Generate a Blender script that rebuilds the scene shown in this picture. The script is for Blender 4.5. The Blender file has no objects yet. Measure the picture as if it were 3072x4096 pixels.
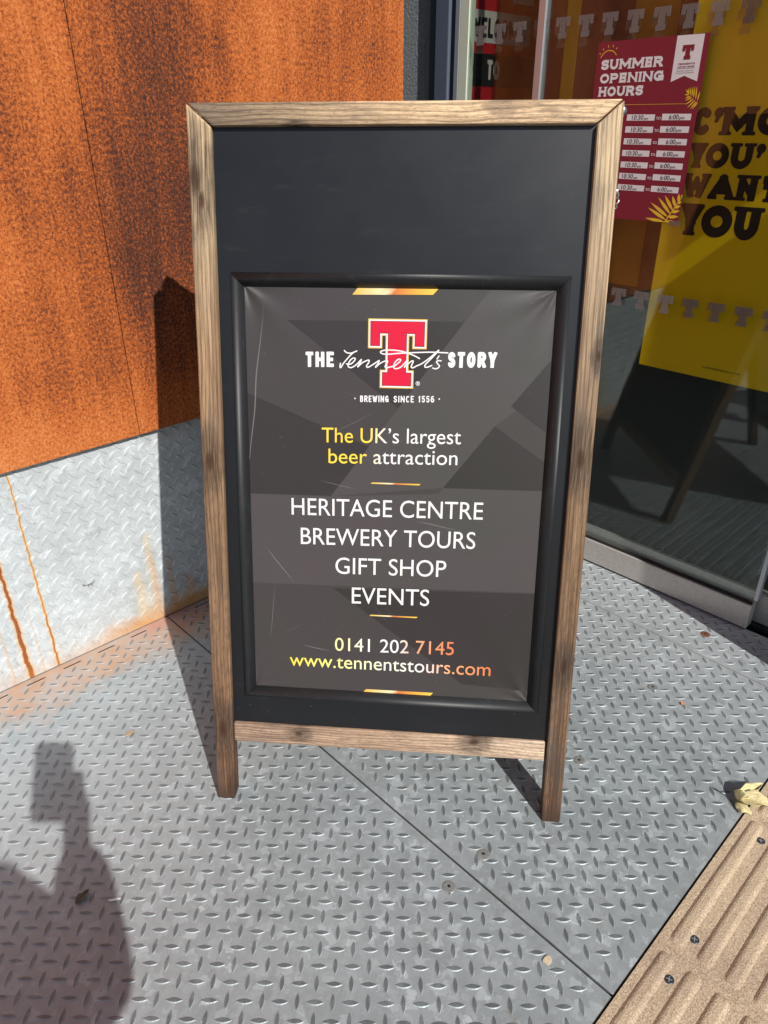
import bpy, bmesh, math, random
from mathutils import Vector, Matrix
import numpy as np
R = math.radians
random.seed(7)
C = bpy.context.scene.collection
scn = bpy.context.scene

# ------------------------------------------------------------------ camera
cam_d = bpy.data.cameras.new("camera"); cam = bpy.data.objects.new("camera", cam_d); C.objects.link(cam)
cam_d.sensor_fit = 'VERTICAL'; cam_d.sensor_height = 36.0; cam_d.lens = 36.0 * 2882.683 / 4096
cam_d.clip_start = 0.01; cam_d.clip_end = 500
CR = Vector((0.72071844, -0.69321103, -0.0048374)); CU = Vector((0.32890342, 0.33579536, 0.88264603)); CF = Vector((0.61023559, 0.63773031, -0.47001339))
cam.matrix_world = Matrix(((CR.x, CU.x, -CF.x, 0), (CR.y, CU.y, -CF.y, 0), (CR.z, CU.z, -CF.z, 1.32), (0, 0, 0, 1)))
scn.camera = cam
# ------------------------------------------------------------------ sky, sun, exposure
world = bpy.data.worlds.new("World"); scn.world = world; world.use_nodes = True
wn = world.node_tree; bg = wn.nodes['Background']
sky = wn.nodes.new('ShaderNodeTexSky'); sky.sky_type = 'NISHITA'; sky.sun_disc = False
SUN = Vector((0.114, 0.4605, -0.408)).normalized()
sky.sun_elevation = R(40.7); sky.sun_rotation = R(193.9); sky.altitude = 50; sky.air_density = 1.0; sky.dust_density = 0.8; sky.ozone_density = 1.5
wn.links.new(sky.outputs[0], bg.inputs[0]); bg.inputs[1].default_value = 0.074
sd = bpy.data.lights.new("sun", 'SUN'); sd.energy = 4.35; sd.angle = R(0.5); sd.color = (1.0, 0.965, 0.915)
so = bpy.data.objects.new("sun", sd); C.objects.link(so); so.location = (-1, -4, 5)
so.rotation_euler = SUN.to_track_quat('-Z', 'Y').to_euler()
scn.view_settings.view_transform = 'Standard'; scn.view_settings.look = 'None'
scn.view_settings.exposure = 0.1; scn.view_settings.gamma = 1.0

# ------------------------------------------------------------------ helpers
def srgb(r, g, b):
    f = lambda c: (c/255/12.92) if c/255 <= .04045 else ((c/255+.055)/1.055)**2.4
    return (f(r), f(g), f(b), 1.0)

def tag(o, label=None, cat=None, group=None, kind=None):
    if label: o['label'] = label
    if cat: o['category'] = cat
    if group: o['group'] = group
    if kind: o['kind'] = kind
    return o

def empty(name, loc, label, cat, group=None):
    o = bpy.data.objects.new(name, None); C.objects.link(o); o.location = loc; o.empty_display_size = .05
    return tag(o, label, cat, group)

class MB:
    """collects faces and links them as one mesh object"""
    def __init__(s): s.v = []; s.f = []; s.m = []; s.uv = []; s.col = []
    def vert(s, p, uv=(0, 0), col=None):
        s.v.append(tuple(p)); s.uv.append(uv); s.col.append(col or (1, 1, 1, 1)); return len(s.v)-1
    def face(s, idx, m=0): s.f.append(tuple(idx)); s.m.append(m)
    def poly(s, pts, m=0, uvs=None, cols=None):
        i = [s.vert(p, uvs[k] if uvs else (0, 0), cols[k] if cols else None) for k, p in enumerate(pts)]
        s.face(i, m)
    def box(s, a, b, m=0, fr=None):
        fr = fr or (lambda x, y, z: (x, y, z))
        i = [s.vert(fr(x, y, z), (x, z+y)) for z in (a[2], b[2]) for y in (a[1], b[1]) for x in (a[0], b[0])]
        for q in ((0, 2, 3, 1), (4, 5, 7, 6), (0, 1, 5, 4), (2, 6, 7, 3), (0, 4, 6, 2), (1, 3, 7, 5)): s.face([i[k] for k in q], m)
    def prism(s, pts, fr, w0, w1, m=0, uvf=None):
        """extrude the 2-D outline pts from depth w0 to w1 through the frame fr(u,v,w)"""
        n = len(pts); uvf = uvf or (lambda u, v, w: (u, v+w))
        a = [s.vert(fr(u, v, w0), uvf(u, v, w0)) for u, v in pts]; b = [s.vert(fr(u, v, w1), uvf(u, v, w1)) for u, v in pts]
        s.face(a[::-1], m); s.face(b, m)
        for k in range(n): s.face((a[k], a[(k+1) % n], b[(k+1) % n], b[k]), m)
    def cyl(s, c, r, h, fr, n=20, m=0, r2=None):
        r2 = r if r2 is None else r2
        a = [s.vert(fr(c[0]+r*math.cos(2*math.pi*k/n), c[1]+r*math.sin(2*math.pi*k/n), c[2])) for k in range(n)]
        b = [s.vert(fr(c[0]+r2*math.cos(2*math.pi*k/n), c[1]+r2*math.sin(2*math.pi*k/n), c[2]+h)) for k in range(n)]
        for k in range(n): s.face((a[k], a[(k+1) % n], b[(k+1) % n], b[k]), m)
        s.face(a[::-1], m); s.face(b, m)
    def tube(s, pts, rad, n=8, m=0):
        pts = [Vector(p) for p in pts]; rings = []
        for i, p in enumerate(pts):
            d = (pts[min(i+1, len(pts)-1)]-pts[max(i-1, 0)]).normalized()
            a = d.orthogonal().normalized() if i == 0 else (s._a - d*s._a.dot(d)).normalized()
            s._a = a; b = d.cross(a); r = rad[i] if isinstance(rad, (list, tuple)) else rad
            rings.append([s.vert(p+(a*math.cos(2*math.pi*k/n)+b*math.sin(2*math.pi*k/n))*r) for k in range(n)])
        for r0, r1 in zip(rings, rings[1:]):
            for k in range(n): s.face((r0[k], r0[(k+1) % n], r1[(k+1) % n], r1[k]), m)
        s.face(rings[0][::-1], m); s.face(rings[-1], m)
    def build(s, name, mats, parent=None, normals=True, smooth=False, bevel=0, origin=None):
        me = bpy.data.meshes.new(name)
        o0 = Vector(parent_world(parent)) if parent else Vector(origin or (0, 0, 0))
        vv = [tuple(Vector(p)-o0) for p in s.v]
        me.from_pydata(vv, [], s.f); me.polygons.foreach_set('material_index', s.m)
        if smooth: me.polygons.foreach_set('use_smooth', [True]*len(s.f))
        uvl = me.uv_layers.new(name='UVMap'); li = np.zeros(len(me.loops), dtype=np.int32); me.loops.foreach_get('vertex_index', li)
        uvl.data.foreach_set('uv', np.array(s.uv, dtype=np.float32)[li].ravel())
        if any(c != (1, 1, 1, 1) for c in s.col):
            ca = me.color_attributes.new('Col', 'FLOAT_COLOR', 'POINT'); ca.data.foreach_set('color', np.array(s.col, dtype=np.float32).ravel())
        if normals:
            bm = bmesh.new(); bm.from_mesh(me); bmesh.ops.recalc_face_normals(bm, faces=bm.faces); bm.to_mesh(me); bm.free()
        for m in (mats if isinstance(mats, (list, tuple)) else [mats]): me.materials.append(m)
        o = bpy.data.objects.new(name, me); C.objects.link(o)
        if parent: o.parent = parent
        else: o.location = o0
        if bevel:
            b = o.modifiers.new('bevel', 'BEVEL'); b.width = bevel; b.segments = 2; b.limit_method = 'ANGLE'; b.angle_limit = R(40)
        return o

def parent_world(p):
    v = Vector((0, 0, 0))
    while p is not None: v += Vector(p.location); p = p.parent
    return v

class NT:
    """tiny node-graph writer"""
    def __init__(s, name):
        s.mat = bpy.data.materials.new(name); s.mat.use_nodes = True; s.t = s.mat.node_tree; s.bsdf = s.t.nodes['Principled BSDF']; s.out = s.t.nodes['Material Output']
    def n(s, typ, **kw):
        x = s.t.nodes.new(typ)
        for k, v in kw.items(): setattr(x, k, v)
        return x
    def put(s, sock, v):
        if isinstance(v, bpy.types.NodeSocket): s.t.links.new(v, sock)
        elif v is not None: sock.default_value = v
    def math(s, op, a, b=None, c=None, clamp=False):
        x = s.n('ShaderNodeMath', operation=op, use_clamp=clamp)
        for k, v in enumerate((a, b, c)): s.put(x.inputs[k], v) if v is not None else None
        return x.outputs[0]
    def sep(s, v): x = s.n('ShaderNodeSeparateXYZ'); s.put(x.inputs[0], v); return x.outputs
    def comb(s, a, b, c): x = s.n('ShaderNodeCombineXYZ'); [s.put(x.inputs[k], v) for k, v in enumerate((a, b, c))]; return x.outputs[0]
    def pos(s): return s.n('ShaderNodeNewGeometry').outputs['Position']
    def uv(s): return s.n('ShaderNodeTexCoord').outputs['UV']
    def map(s, v, scale=(1, 1, 1), loc=(0, 0, 0)):
        x = s.n('ShaderNodeMapping'); s.put(x.inputs[0], v); x.inputs[3].default_value = scale; x.inputs[1].default_value = loc; return x.outputs[0]
    def noise(s, v, scale, detail=2, rough=.5, dist=0):
        x = s.n('ShaderNodeTexNoise'); s.put(x.inputs['Vector'], v); x.inputs['Scale'].default_value = scale; x.inputs['Detail'].default_value = detail
        x.inputs['Roughness'].default_value = rough; x.inputs['Distortion'].default_value = dist; return x.outputs['Fac']
    def voro(s, v, scale, feature='F1', out='Color', rnd=1):
        x = s.n('ShaderNodeTexVoronoi', feature=feature); s.put(x.inputs['Vector'], v); x.inputs['Scale'].default_value = scale; x.inputs['Randomness'].default_value = rnd; return x.outputs[out]
    def ramp(s, f, stops, interp='LINEAR'):
        x = s.n('ShaderNodeValToRGB'); s.put(x.inputs[0], f); e = x.color_ramp.elements; x.color_ramp.interpolation = interp
        e[0].position, e[0].color = stops[0][0], stops[0][1]; e[1].position, e[1].color = stops[-1][0], stops[-1][1]
        for p, c in stops[1:-1]: k = e.new(p); k.color = c
        return x.outputs[0]
    def mix(s, f, a, b, mode='MIX'):
        x = s.n('ShaderNodeMix', data_type='RGBA', blend_type=mode); s.put(x.inputs[0], f); s.put(x.inputs[6], a); s.put(x.inputs[7], b); return x.outputs[2]
    def rng(s, v, a, b, c=0., d=1., smooth=True):
        x = s.n('ShaderNodeMapRange', interpolation_type='SMOOTHSTEP' if smooth else 'LINEAR'); s.put(x.inputs[0], v)
        for k, q in enumerate((a, b, c, d)): s.put(x.inputs[k+1], q)
        return x.outputs[0]
    def bump(s, h, strength=.3, dist=.002):
        x = s.n('ShaderNodeBump'); s.put(x.inputs['Height'], h); x.inputs['Strength'].default_value = strength; x.inputs['Distance'].default_value = dist
        s.t.links.new(x.outputs[0], s.bsdf.inputs['Normal'])
    def set(s, **kw):
        names = dict(col='Base Color', rough='Roughness', metal='Metallic', spec='Specular IOR Level', coat='Coat Weight', coatr='Coat Roughness', alpha='Alpha')
        for k, v in kw.items(): s.put(s.bsdf.inputs[names[k]], v)
        return s.mat
G4 = lambda v: (v, v, v, 1)

# ------------------------------------------------------------------ materials
def plain(name, col, rough=.5, metal=0., spec=.5, grain=0, gscale=300, coat=0):
    t = NT(name); c = col
    if grain:
        nz = t.noise(t.pos(), gscale, 3)
        c = t.mix(1.0, col, t.ramp(nz, [(.25, G4(1-grain)), (.75, G4(1+grain))]), 'MULTIPLY'); t.bump(nz, .15, .0006)
    return t.set(col=c, rough=rough, metal=metal, spec=spec, coat=coat)

def galv(name, base, worn=False, wall=False):
    t = NT(name); P = t.pos(); x, y, z = t.sep(P)
    A, B = (x, z) if wall else (x, y)
    warp = t.n('ShaderNodeVectorMath', operation='ADD'); t.put(warp.inputs[0], P)
    nv = t.n('ShaderNodeTexNoise'); t.put(nv.inputs['Vector'], P); nv.inputs['Scale'].default_value = 60; nv.inputs['Detail'].default_value = 3
    sc = t.n('ShaderNodeVectorMath', operation='SCALE'); t.put(sc.inputs[0], nv.outputs['Color']); sc.inputs['Scale'].default_value = .03
    t.put(warp.inputs[1], sc.outputs[0]); W = warp.outputs[0]
    sp = t.sep(t.voro(W, 30 if wall else 56))[0]                       # zinc spangle flakes
    sp2 = t.sep(t.voro(W, 95))[1]
    flake = t.ramp(sp, [(0, G4(.93)), (.60, G4(.98)), (.82, G4(1.03)), (.90, G4(1.06 if wall else 1.16)), (1, G4(1.08 if wall else 1.30))])
    fl2 = t.ramp(sp2, [(0, G4(.93)), (.85, G4(1.02)), (1, G4(1.15))])
    cloud = t.ramp(t.noise(P, 7, 5, .6), [(.3, G4(.90)), (.7, G4(1.08))])
    fine = t.ramp(t.noise(P, 420, 2), [(.3, G4(.93)), (.7, G4(1.07))])
    c = t.mix(1, base, flake, 'MULTIPLY'); c = t.mix(1, c, fl2, 'MULTIPLY'); c = t.mix(1, c, cloud, 'MULTIPLY'); c = t.mix(1, c, fine, 'MULTIPLY')
    dirt = t.rng(t.noise(P, 19, 6, .7), .58, .74, 0, .45)
    c = t.mix(dirt, c, srgb(126, 120, 112))
    rust_core = srgb(150, 78, 34); rust_soft = srgb(214, 150, 62)
    if wall:
        def drip(c, x0, ztop, w, soft, colr, amp, fac):
            wob = t.math('MULTIPLY', t.math('SUBTRACT', t.noise(t.comb(x0*7.7, t.math('MULTIPLY', z, 1.0), 0.), 26, 3, .6), .5), amp)
            d = t.math('ABSOLUTE', t.math('SUBTRACT', t.math('SUBTRACT', x, x0), wob))
            wd = t.rng(z, 0., ztop, w*1.25, w*.55, smooth=False)
            m = t.rng(t.math('DIVIDE', d, wd), 1.0, max(0., 1.0-soft), 0, 1)
            m = t.math('MULTIPLY', m, t.rng(z, ztop, ztop-.02, 0, 1)); m = t.math('MULTIPLY', m, fac)
            return t.mix(m, c, colr)
        c = drip(c, .434, .60, .0095, 1., srgb(226, 190, 120), .014, .55); c = drip(c, .434, .60, .0048, .8, rust_soft, .014, .75); c = drip(c, .434, .60, .0020, .6, srgb(190, 116, 44), .014, .8)
        c = drip(c, .434, .18, .0035, .6, rust_core, .014, .55)
        c = drip(c, .359, .52, .0170, 1., srgb(226, 190, 120), .020, .5); c = drip(c, .359, .52, .0095, .8, rust_soft, .020, .8); c = drip(c, .359, .40, .0062, .5, rust_core, .020, .95)
        c = drip(c, .395, .26, .004, .9, rust_soft, .012, .3); c = drip(c, .318, .3, .005, .9, rust_soft, .012, .35)
        c = drip(c, .744, .31, .030, 1., srgb(222, 178, 104), .016, .32); c = drip(c, .752, .24, .020, 1., srgb(214, 150, 70), .014, .24)
        c = drip(c, .700, .20, .035, 1., srgb(222, 190, 130), .02, .45); c = drip(c, .80, .2, .02, 1., rust_soft, .02, .35); c = drip(c, .86, .12, .03, 1., rust_soft, .02, .4)
        foot = t.math('MULTIPLY', t.rng(t.math('SUBTRACT', z, t.math('MULTIPLY', t.noise(t.comb(x, 0., z), 14, 4, .65), .10)), .02, -.045, 0, .85), t.rng(x, .42, .74, .25, 1))
        c = t.mix(foot, c, srgb(202, 146, 78))
    elif not worn:
        nz = t.noise(P, 11, 6, .68)
        yy = t.math('ADD', y, t.math('MULTIPLY', t.math('SUBTRACT', nz, .5), .30))
        band = t.math('MULTIPLY', t.rng(yy, 1.57, 1.70, 0, 1), t.rng(t.noise(P, 26, 4, .7), .30, .52, .3, 1))
        xr = t.math('MULTIPLY', t.rng(x, .12, .30, 0, 1), t.rng(x, 1.25, .80, 0, 1))
        c = t.mix(t.math('MULTIPLY', t.math('MULTIPLY', band, xr), .92), c, srgb(206, 136, 58))
        hot = t.math('MULTIPLY', t.rng(t.math('ADD', t.math('ABSOLUTE', t.math('SUBTRACT', x, .75)), t.math('MULTIPLY', nz, .12)), .19, .08, 0, 1), t.rng(yy, 1.64, 1.75, 0, 1))
        c = t.mix(t.math('MULTIPLY', hot, .85), c, srgb(204, 100, 38))
        # paler towards wall and door: dust plus painted-in bounce light and sky sheen
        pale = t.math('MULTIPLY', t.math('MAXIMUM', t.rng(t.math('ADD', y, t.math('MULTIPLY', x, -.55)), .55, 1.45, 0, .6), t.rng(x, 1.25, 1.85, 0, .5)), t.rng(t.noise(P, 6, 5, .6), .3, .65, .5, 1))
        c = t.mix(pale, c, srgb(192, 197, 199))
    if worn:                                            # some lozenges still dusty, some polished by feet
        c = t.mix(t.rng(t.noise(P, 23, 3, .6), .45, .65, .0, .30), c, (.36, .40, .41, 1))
        c = t.mix(t.math('MAXIMUM', t.rng(t.math('ADD', y, t.math('MULTIPLY', x, -.55)), .55, 1.45, 0, .42), t.rng(x, 1.25, 1.85, 0, .3)), c, srgb(160, 166, 168))  # lozenge tops paled the same way, for dust, bounced light and sky reflection
    elif not wall:
        grit = t.math('MULTIPLY', t.rng(t.noise(P, 150, 4, .75), .60, .74, 0, .6), t.rng(t.noise(P, 9, 4, .6), .5, .68, 0, 1)); c = t.mix(grit, c, srgb(92, 88, 82))
        fleck = t.math('MULTIPLY', t.rng(t.voro(P, 120, out='Distance'), .06, .02, 0, .8), t.rng(t.noise(P, 31), .54, .60, 0, 1)); c = t.mix(fleck, c, srgb(225, 225, 222))
    rough = t.rng(sp, 0, 1, .46, .60, smooth=False) if not worn else .46
    t.bump(t.noise(P, 55, 4, .6), .10 if not worn else .2, .003)
    return t.set(col=c, rough=rough, metal=(.08 if wall else .25) if not worn else .35)
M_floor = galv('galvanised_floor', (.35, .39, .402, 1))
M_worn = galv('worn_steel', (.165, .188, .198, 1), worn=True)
M_kick = galv('galvanised_wall', (.565, .605, .615, 1), wall=True)
M_gap = plain('gap_black', G4(.012), .9)

def rust():
    t = NT('weathering_steel'); P = t.pos(); x, y, z = t.sep(P)
    Q = t.comb(x, t.math('MULTIPLY', z, .72), 0.)
    sp = t.noise(Q, 165, 4, .66, .25); sp2 = t.noise(Q, 380, 3, .65)
    blot = t.noise(t.comb(x, t.math('MULTIPLY', z, .5), 3.), 5.5, 5, .6); big = t.noise(t.comb(x, t.math('MULTIPLY', z, .45), 8.), 1.9, 3)
    streak = t.noise(t.comb(t.math('MULTIPLY', x, 26.), t.math('MULTIPLY', z, 1.6), 0.), 1., 4, .6)
    # the dark column of old scale right of the seam
    d = t.math('ABSOLUTE', t.math('SUBTRACT', t.math('ADD', x, t.math('MULTIPLY', blot, .22)), t.math('ADD', 1.06, t.math('MULTIPLY', t.math('SUBTRACT', 1.3, z), -.12))))
    col_d = t.math('MULTIPLY', t.rng(d, .26, .02, 0, .085), t.rng(z, .75, 1.15, .35, 1))
    v = t.math('ADD', t.math('MULTIPLY', sp, .62), t.math('MULTIPLY', sp2, .38))
    v = t.math('ADD', v, t.math('MULTIPLY', t.math('SUBTRACT', blot, .5), .30)); v = t.math('ADD', v, t.math('MULTIPLY', t.math('SUBTRACT', big, .5), .22))
    v = t.math('ADD', v, t.math('MULTIPLY', t.math('SUBTRACT', streak, .5), .20)); v = t.math('SUBTRACT', v, col_d)
    v = t.math('ADD', v, t.rng(z, .80, .595, 0, .06)); v = t.math('ADD', v, t.rng(x, .86, .70, 0, .035))
    c = t.ramp(v, [(.26, (.032, .016, .014, 1)), (.36, (.085, .028, .016, 1)), (.43, (.185, .048, .017, 1)), (.51, (.40, .098, .021, 1)), (.59, (.55, .155, .036, 1)), (.74, (.70, .275, .10, 1))])
    t.bump(v, .55, .004)
    return t.set(col=c, rough=.82, spec=.25)
M_rust = rust()

def wood(name, seed, stops, knots=(), tint=None, freq=85., rings=.3, stain=.5):
    """stops: colours along the length; knots: (length, across, size)"""
    t = NT(name); U = t.uv(); L, A, _ = t.sep(U)
    L2 = t.math('ADD', L, seed*3.1); bend = t.math('MULTIPLY', t.math('SUBTRACT', t.noise(t.comb(L2, t.math('MULTIPLY', A, 3.), seed), 3.2, 2), .5), .03 if freq > 100 else .05)
    Ad = t.math('ADD', A, bend); kn = None
    for (kl, ka, ks) in knots:
        dl = t.math('DIVIDE', t.math('SUBTRACT', L, kl), ks*1.9); da = t.math('DIVIDE', t.math('SUBTRACT', A, ka), ks)
        r2 = t.math('ADD', t.math('MULTIPLY', dl, dl), t.math('MULTIPLY', da, da))
        g = t.math('POWER', 2.718, t.math('MULTIPLY', r2, -.8))
        Ad = t.math('ADD', Ad, t.math('MULTIPLY', g, t.math('MULTIPLY', da, ks*.75)))
        rr = t.math('ADD', r2, t.math('MULTIPLY', t.noise(U, 160, 3), .25))
        k1 = t.rng(rr, .55, .08, 0, 1); halo = t.rng(t.math('ADD', r2, t.math('MULTIPLY', t.math('SUBTRACT', t.noise(t.comb(t.math('MULTIPLY', L, 55.), t.math('MULTIPLY', A, 90.), seed), 1., 4, .65), .5), 5.)), 5., .2, 0, .85)
        kn = [k1, halo] if kn is None else [t.math('MAXIMUM', kn[0], k1), t.math('MAXIMUM', kn[1], halo)]
    ph = t.math('ADD', t.math('MULTIPLY', t.math('ADD', Ad, seed*.013), freq*6.283), t.math('MULTIPLY', t.noise(t.comb(t.math('MULTIPLY', L2, 1.5), t.math('MULTIPLY', Ad, 30.), seed+3), 1., 2), 9.))
    ring = t.math('POWER', t.rng(t.math('SINE', ph), -1., 1., 0, 1), 3.5)
    fib = t.noise(t.comb(t.math('MULTIPLY', L2, 14.), t.math('MULTIPLY', A, 520.), seed), 1., 5, .7)
    fib2 = t.noise(t.comb(t.math('MULTIPLY', L2, 3.5), t.math('MULTIPLY', A, 75.), seed+5), 1., 5, .65)
    fuzz = t.noise(t.comb(t.math('MULTIPLY', L, 1.4), A, seed), 700., 2)
    base = t.ramp(t.math('ADD', L, t.math('MULTIPLY', t.math('SUBTRACT', fib2, .5), .3)), stops)
    c = t.mix(1, base, t.ramp(ring, [(0, G4(1.06)), (1, G4(1.0-rings))]), 'MULTIPLY')
    c = t.mix(1, c, t.ramp(fib, [(.27, G4(.48)), (.5, G4(1)), (.73, G4(1.46))]), 'MULTIPLY')
    c = t.mix(1, c, t.ramp(fib2, [(.25, (.62, .60, .59, 1)), (.75, (1.36, 1.35, 1.32, 1))]), 'MULTIPLY')
    c = t.mix(1, c, t.ramp(fuzz, [(.3, G4(.86)), (.7, G4(1.14))]), 'MULTIPLY')
    grey = t.rng(t.noise(t.comb(t.math('MULTIPLY', L2, 6.), t.math('MULTIPLY', A, 26.), seed+2), 1., 4, .6), .52, .68, 0, stain)
    c = t.mix(grey, c, srgb(92, 84, 78))
    flk = t.noise(t.comb(t.math('MULTIPLY', L2, 60.), t.math('MULTIPLY', A, 330.), seed+9), 1., 5, .75)
    wear = t.rng(L, .75, .05, .12, .85) if tint else .35
    c = t.mix(t.math('MULTIPLY', t.rng(flk, .50, .60, 0, 1), wear), c, srgb(78, 66, 58))
    if tint: c = t.mix(t.math('MULTIPLY', t.rng(flk, .40, .30, 0, 1), t.rng(L, .7, .1, 0, .6)), c, tint); c = t.mix(t.math('MULTIPLY', t.rng(t.math('ADD', L, t.math('MULTIPLY', t.math('SUBTRACT', fib, .5), .05)), .05, .0, 0, .75), 1.), c, srgb(62, 46, 38))
    pat = t.noise(t.comb(t.math('MULTIPLY', L2, 5.5), t.math('MULTIPLY', A, 14.), seed+12), 1., 3, .55); c = t.mix(t.rng(pat, .58, .70, 0, .45), c, srgb(74, 64, 58))
    crack = t.noise(t.comb(t.math('MULTIPLY', L2, 2.2), t.math('MULTIPLY', A, 230.), seed+15), 1., 2); c = t.mix(t.rng(crack, .72, .76, 0, .65), c, srgb(58, 46, 38))
    if kn:
        c = t.mix(t.math('MULTIPLY', kn[1], t.rng(fib, .3, .6, 1., .55)), c, srgb(46, 40, 36)); c = t.mix(t.math('MULTIPLY', kn[0], .85), c, srgb(58, 36, 24))
    hs = t.n('ShaderNodeHueSaturation'); hs.inputs['Saturation'].default_value = 1.0; hs.inputs['Value'].default_value = 1.10; t.put(hs.inputs['Color'], c); c = hs.outputs[0]
    t.bump(t.math('ADD', t.math('MULTIPLY', fib, .7), t.math('MULTIPLY', ring, -.25)), .35, .0012)
    return t.set(col=c, rough=.72, spec=.25)
W_hi, W_mid, W_low, W_dk = srgb(194, 168, 134), srgb(150, 122, 94), srgb(122, 92, 68), srgb(86, 62, 46)
M_stile_l = wood('pine_left_stile', 1.3, [(0.0, W_dk), (.10, W_low), (.42, srgb(130, 104, 80)), (.70, W_mid), (.86, srgb(178, 156, 126)), (1., W_hi)], [(.912, .012, .022), (.886, .022, .012), (.545, .016, .016), (.125, .020, .018)], tint=srgb(176, 122, 78), freq=120)
M_stile_r = wood('pine_right_stile', 2.7, [(0.0, W_dk), (.10, srgb(108, 85, 66)), (.45, srgb(122, 97, 74)), (.68, srgb(156, 132, 106)), (1., srgb(190, 168, 136))], [(.565, .022, .016), (.26, .020, .013), (.70, .006, .008)], tint=srgb(178, 116, 68), freq=130)
M_rail_t = wood('pine_top_rail', 4.1, [(0, srgb(128, 112, 96)), (.22, srgb(146, 126, 102)), (.5, srgb(196, 168, 134)), (1, srgb(214, 184, 148))], [(.26, -.006, .010)], freq=95, rings=.34, stain=.35)
M_rail_b = wood('pine_bottom_rail', 5.9, [(0, srgb(146, 122, 104)), (.5, srgb(176, 148, 124)), (1, srgb(198, 176, 152))], [(.246, .022, .012), (.745, .030, .016)], freq=150, rings=.3, stain=.25)
M_back = wood('pine_back', 7.7, [(0, W_low), (.6, W_mid), (1, srgb(178, 150, 118))], [], freq=110)

def panel_mat():
    t = NT('blackboard_laminate'); nz = t.noise(t.pos(), 620, 3); smear = t.noise(t.pos(), 9, 5, .65)
    x, y, z = t.sep(t.pos()); dust = t.math('MULTIPLY', t.math('MULTIPLY', t.rng(t.voro(t.pos(), 95, out='Distance'), .075, .03, 0, .8), t.rng(t.noise(t.pos(), 14), .48, .60, 0, 1)), t.rng(z, .55, .15, .12, 1))
    wipe = t.math('MULTIPLY', t.rng(t.noise(t.map(t.pos(), (3, 3, 14)), 3., 5, .7), .56, .78, 0, .03), 1.)
    t.bump(nz, .12, .0006)
    return t.set(col=t.mix(dust, t.mix(wipe, t.ramp(smear, [(.3, (.0085, .0090, .0108, 1)), (.75, (.0105, .011, .0128, 1))]), G4(.35)), G4(.42)), rough=t.rng(smear, .3, .7, .345, .375), spec=.58)
M_panel = panel_mat()
def snap_mat():
    t = NT('black_anodised_snap_frame'); sm = t.noise(t.map(t.pos(), (1, 1, .4)), 26, 5, .7); scr = t.rng(t.noise(t.map(t.pos(), (40, 40, 9)), 7, 2), .70, .76, 0, .35)
    c = t.mix(t.rng(sm, .55, .75, 0, .25), (.014, .0150, .0165, 1), srgb(80, 84, 88)); c = t.mix(scr, c, srgb(120, 124, 126))
    return t.set(col=c, rough=.5, spec=.55)
M_snap = snap_mat()
def poster_mat(name, col):
    t = NT(name); P = t.pos()
    weave = t.noise(P, 900, 2); cl = t.noise(P, 4.5, 3)
    tint = t.ramp(cl, [(.35, (.93, 1.02, .90, 1)), (.6, (1.03, .97, 1.0, 1))])
    c = t.mix(1, col, tint, 'MULTIPLY'); c = t.mix(1, c, t.ramp(weave, [(.3, G4(.9)), (.7, G4(1.1))]), 'MULTIPLY')
    su, sv, _ = t.sep(t.uv()); s1 = None
    for q, (ang, k1, k2) in enumerate(((.5, 2.2, 150.), (-.9, 3.5, 190.), (1.45, 1.8, 170.), (-.2, 4., 210.))):
        ra = t.math('ADD', t.math('MULTIPLY', su, math.cos(ang)), t.math('MULTIPLY', sv, math.sin(ang))); rb = t.math('SUBTRACT', t.math('MULTIPLY', sv, math.cos(ang)), t.math('MULTIPLY', su, math.sin(ang)))
        rb = t.math('ADD', rb, t.math('MULTIPLY', t.noise(t.comb(ra, rb, q), 5., 1), .02))
        l = t.rng(t.noise(t.comb(t.math('MULTIPLY', ra, k1), t.math('MULTIPLY', rb, k2), q*3.3), 1., 1), .765, .82, 0, .26); s1 = l if s1 is None else t.math('MAXIMUM', s1, l)
    c = t.mix(s1, c, srgb(190, 186, 184))
    speck = t.math('MULTIPLY', t.rng(t.voro(P, 85, out='Distance'), .055, .02, 0, .7), t.rng(t.noise(P, 20), .5, .6, 0, 1))
    c = t.mix(speck, c, srgb(200, 196, 194))
    u, v, _ = t.sep(t.uv()); h = None
    for (cu, cv, k, f) in ((.668, 1.098, 9., .085), (.092, 1.098, 7., .07), (.668, .276, 8., .05), (.092, .276, 8., .035)):
        du, dv = t.math('SUBTRACT', u, cu), t.math('SUBTRACT', v, cv); r = t.math('SQRT', t.math('ADD', t.math('MULTIPLY', du, du), t.math('MULTIPLY', dv, dv)))
        q = t.math('MULTIPLY', t.math('SINE', t.math('ADD', t.math('MULTIPLY', t.math('ARCTAN2', dv, du), k), t.math('MULTIPLY', r, 9.))), t.math('POWER', 2.718, t.math('DIVIDE', r, -f)))
        q = t.math('MULTIPLY', q, t.math('MINIMUM', t.math('MULTIPLY', r, 30.), 1.)); h = q if h is None else t.math('ADD', h, q)
    h = t.math('ADD', h, t.math('MULTIPLY', t.noise(t.comb(t.math('MULTIPLY', u, 5.), t.math('MULTIPLY', v, 3.), 0.), 1., 2), .8)); h = t.math('ADD', h, t.math('MULTIPLY', weave, .02))
    t.bump(h, .75, .0035)
    return t.set(col=c, rough=.40, spec=.5, coat=.25, coatr=.32)
M_post = poster_mat('poster_print_mid', (.056, .049, .048, 1))
M_post_d = poster_mat('poster_print_dark', (.036, .031, .030, 1))
M_post_l = poster_mat('poster_print_light', (.074, .065, .066, 1))
def print_mat(name, rough=.45):
    t = NT(name); a = t.n('ShaderNodeVertexColor', layer_name='Col')
    return t.set(col=a.outputs[0], rough=rough, spec=.4)
M_print = print_mat('printed_ink')
M_white = plain('white_print', srgb(232, 230, 228), .45)
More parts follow.
